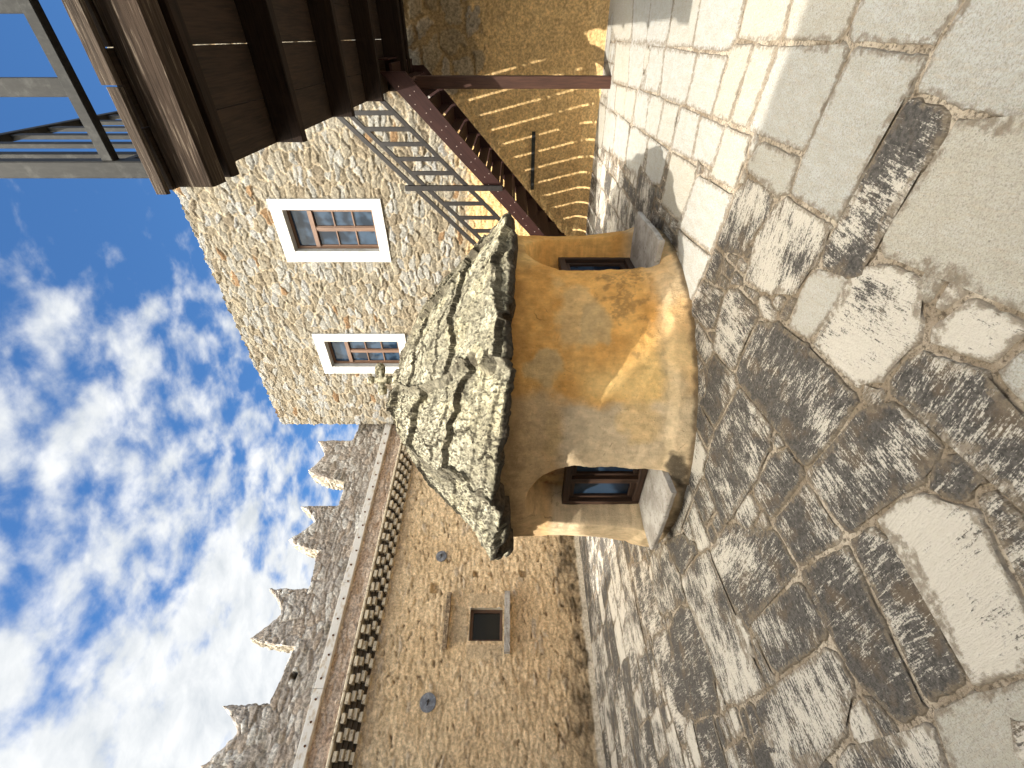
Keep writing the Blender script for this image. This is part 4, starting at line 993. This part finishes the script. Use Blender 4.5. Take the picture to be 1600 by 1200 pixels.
mb = MB(); mb.beam(dp(-.02, 6.28, ZB+.1), dp(PL, 6.28, ZB+.1), .14, .26, ch=.006); mb.build('joist', M_JOIST, bal)
mb = MB(); mb.beam(dp(.10, 5.72, .0), dp(.10, 5.72, ZB-.08), .17, .17, up=UPB, ch=.008); mb.build('post', M_POST, bal)
# screen: corner post, rails, tall flat slats
ZT = 5.46
mb = MB(); mb.beam(dp(.085, .035, ZD+.045), dp(.085, .035, ZT+.1), .09, .09, up=UPB, ch=.006); mb.build('corner_post', M_GREY, bal)
for z, h_ in ((3.92, .065), (ZT, .07)):
    mb = MB(); mb.beam(dp(.13, .03, z), dp(PL, .03, z), .055, h_, ch=.004); mb.build('rail', M_GREY, bal)
for z, h_ in ((3.92, .05), (ZT, .07)):
    mb = MB(); mb.beam(dp(.085, .08, z), dp(.085, QF-.05, z), .055, h_, ch=.004); mb.build('rail', M_GREY, bal)
p = .475
while p < 5.5:
    mb = MB(); mb.beam(dp(p, .03, 3.953), dp(p, .03, ZT-.035), .085, .03, up=UPB, ch=.003); mb.build('slat', M_GREY, bal); p += .335
q = .38
while q < QF-.3:
    mb = MB(); mb.beam(dp(.085, q, ZD+.045), dp(.085, q, ZT-.035), .03, .085, up=UPB, ch=.003); mb.build('slat', M_GREY, bal); q += .335

# ------------------------------------------------------------ timber stairs
stair = empty('timber_stairs', tuple(dp(-2.2, 6.0, 0)), 'steep reddish brown timber stairs with black railing rising along the stone house', 'stairs')
def sp_(t_, q, z): v = C0-A*.12+A*t_+B*q; return Vector((v[0], v[1], z))
def ztop(t_): return 3.395-.957*t_
def zlow(t_): return 3.02-.903*t_
QN, QR = 5.0, 6.67
for q in (QN, QR):
    prof = [(-.16, ztop(-.16)), (3.30, ztop(3.30)), (3.42, .0), (3.34, .0), (-.16, zlow(-.16))]
    mb = MB(); d = .025
    a_ = [sp_(x, q-d, z) for x, z in prof]; b_ = [sp_(x, q+d, z) for x, z in prof]
    uvp = [((x-z)*.7, (x*.7+z*.72)) for x, z in prof]
    mb.quad(a_[::-1], uvp[::-1]); mb.quad(b_, [(u_+9, v_) for u_, v_ in uvp])
    for i in range(5): j = (i+1) % 5; mb.quad([a_[i], a_[j], b_[j], b_[i]], [(0, 0), (1, 0), (1, .05), (0, .05)])
    if q == QN:
        for k in range(0, 15):
            for dx, dz in ((.02, -.06), (.13, -.11), (.08, -.23)):
                x = k*.225+dx; z = ztop(x)+dz-.03; c = sp_(x, q-d, z); mb.tube(c, c-Vector((B[0], B[1], 0))*.004, .008, .005, 6, 1)
    mb.build('stringer', [M_STAIR, M_BOLT], stair)
NS = 16; rise = 3.62/NS; run = rise/.957; rc = random.Random(4)
for k in range(1, NS):
    z = 3.62-k*rise; t1 = (3.345-z)/.957+.02; t0 = t1-run-.02; gp_ = .034
    mb = MB(); mb.beam(sp_((t0+gp_+t1)/2, QN+.027, z-.02), sp_((t0+gp_+t1)/2, QR-.027, z-.02), t1-t0-gp_, .038); mb.build('tread', M_STAIR, stair)
    mb = MB(); mb.beam(sp_(t0-.008, QN+.027, z+rise/2-.03), sp_(t0-.008, QR-.027, z+rise/2-.03), .016, rise-.065); mb.build('riser', M_STAIR, stair)
# black railing on the outer stringer
qr = QN-.05
R_HAND, R_UP, R_LOW = (4.65, -1.002), (4.46, -1.008), (3.749, -1.0)     # height and slope of the three rails
BALS = [0.135, 0.349, 0.563, 0.768, 0.981, 1.189, 1.667, 1.902, 2.13, 2.37, 2.61]
TN = 1.416
mb = MB(); mb.beam(sp_(TN, qr-.012, 1.761), sp_(TN, qr-.012, 3.393), .085, .05, up=UPB); mb.build('newel_post', M_RAIL, stair)
for (c0, c1), nm, w_ in ((R_HAND, 'handrail', .07), (R_UP, 'rail', .065), (R_LOW, 'rail', .065)):
    mb = MB(); mb.beam(sp_(-.5, qr, c0-.5*c1), sp_(3.0, qr, c0+3.0*c1), .035, w_); mb.build(nm, M_RAIL, stair)
for x in BALS:
    mb = MB(); mb.beam(sp_(x, qr-.004, R_LOW[0]+R_LOW[1]*x), sp_(x, qr-.004, R_UP[0]+R_UP[1]*x), .065, .028, up=UPB); mb.build('baluster', M_RAIL, stair)
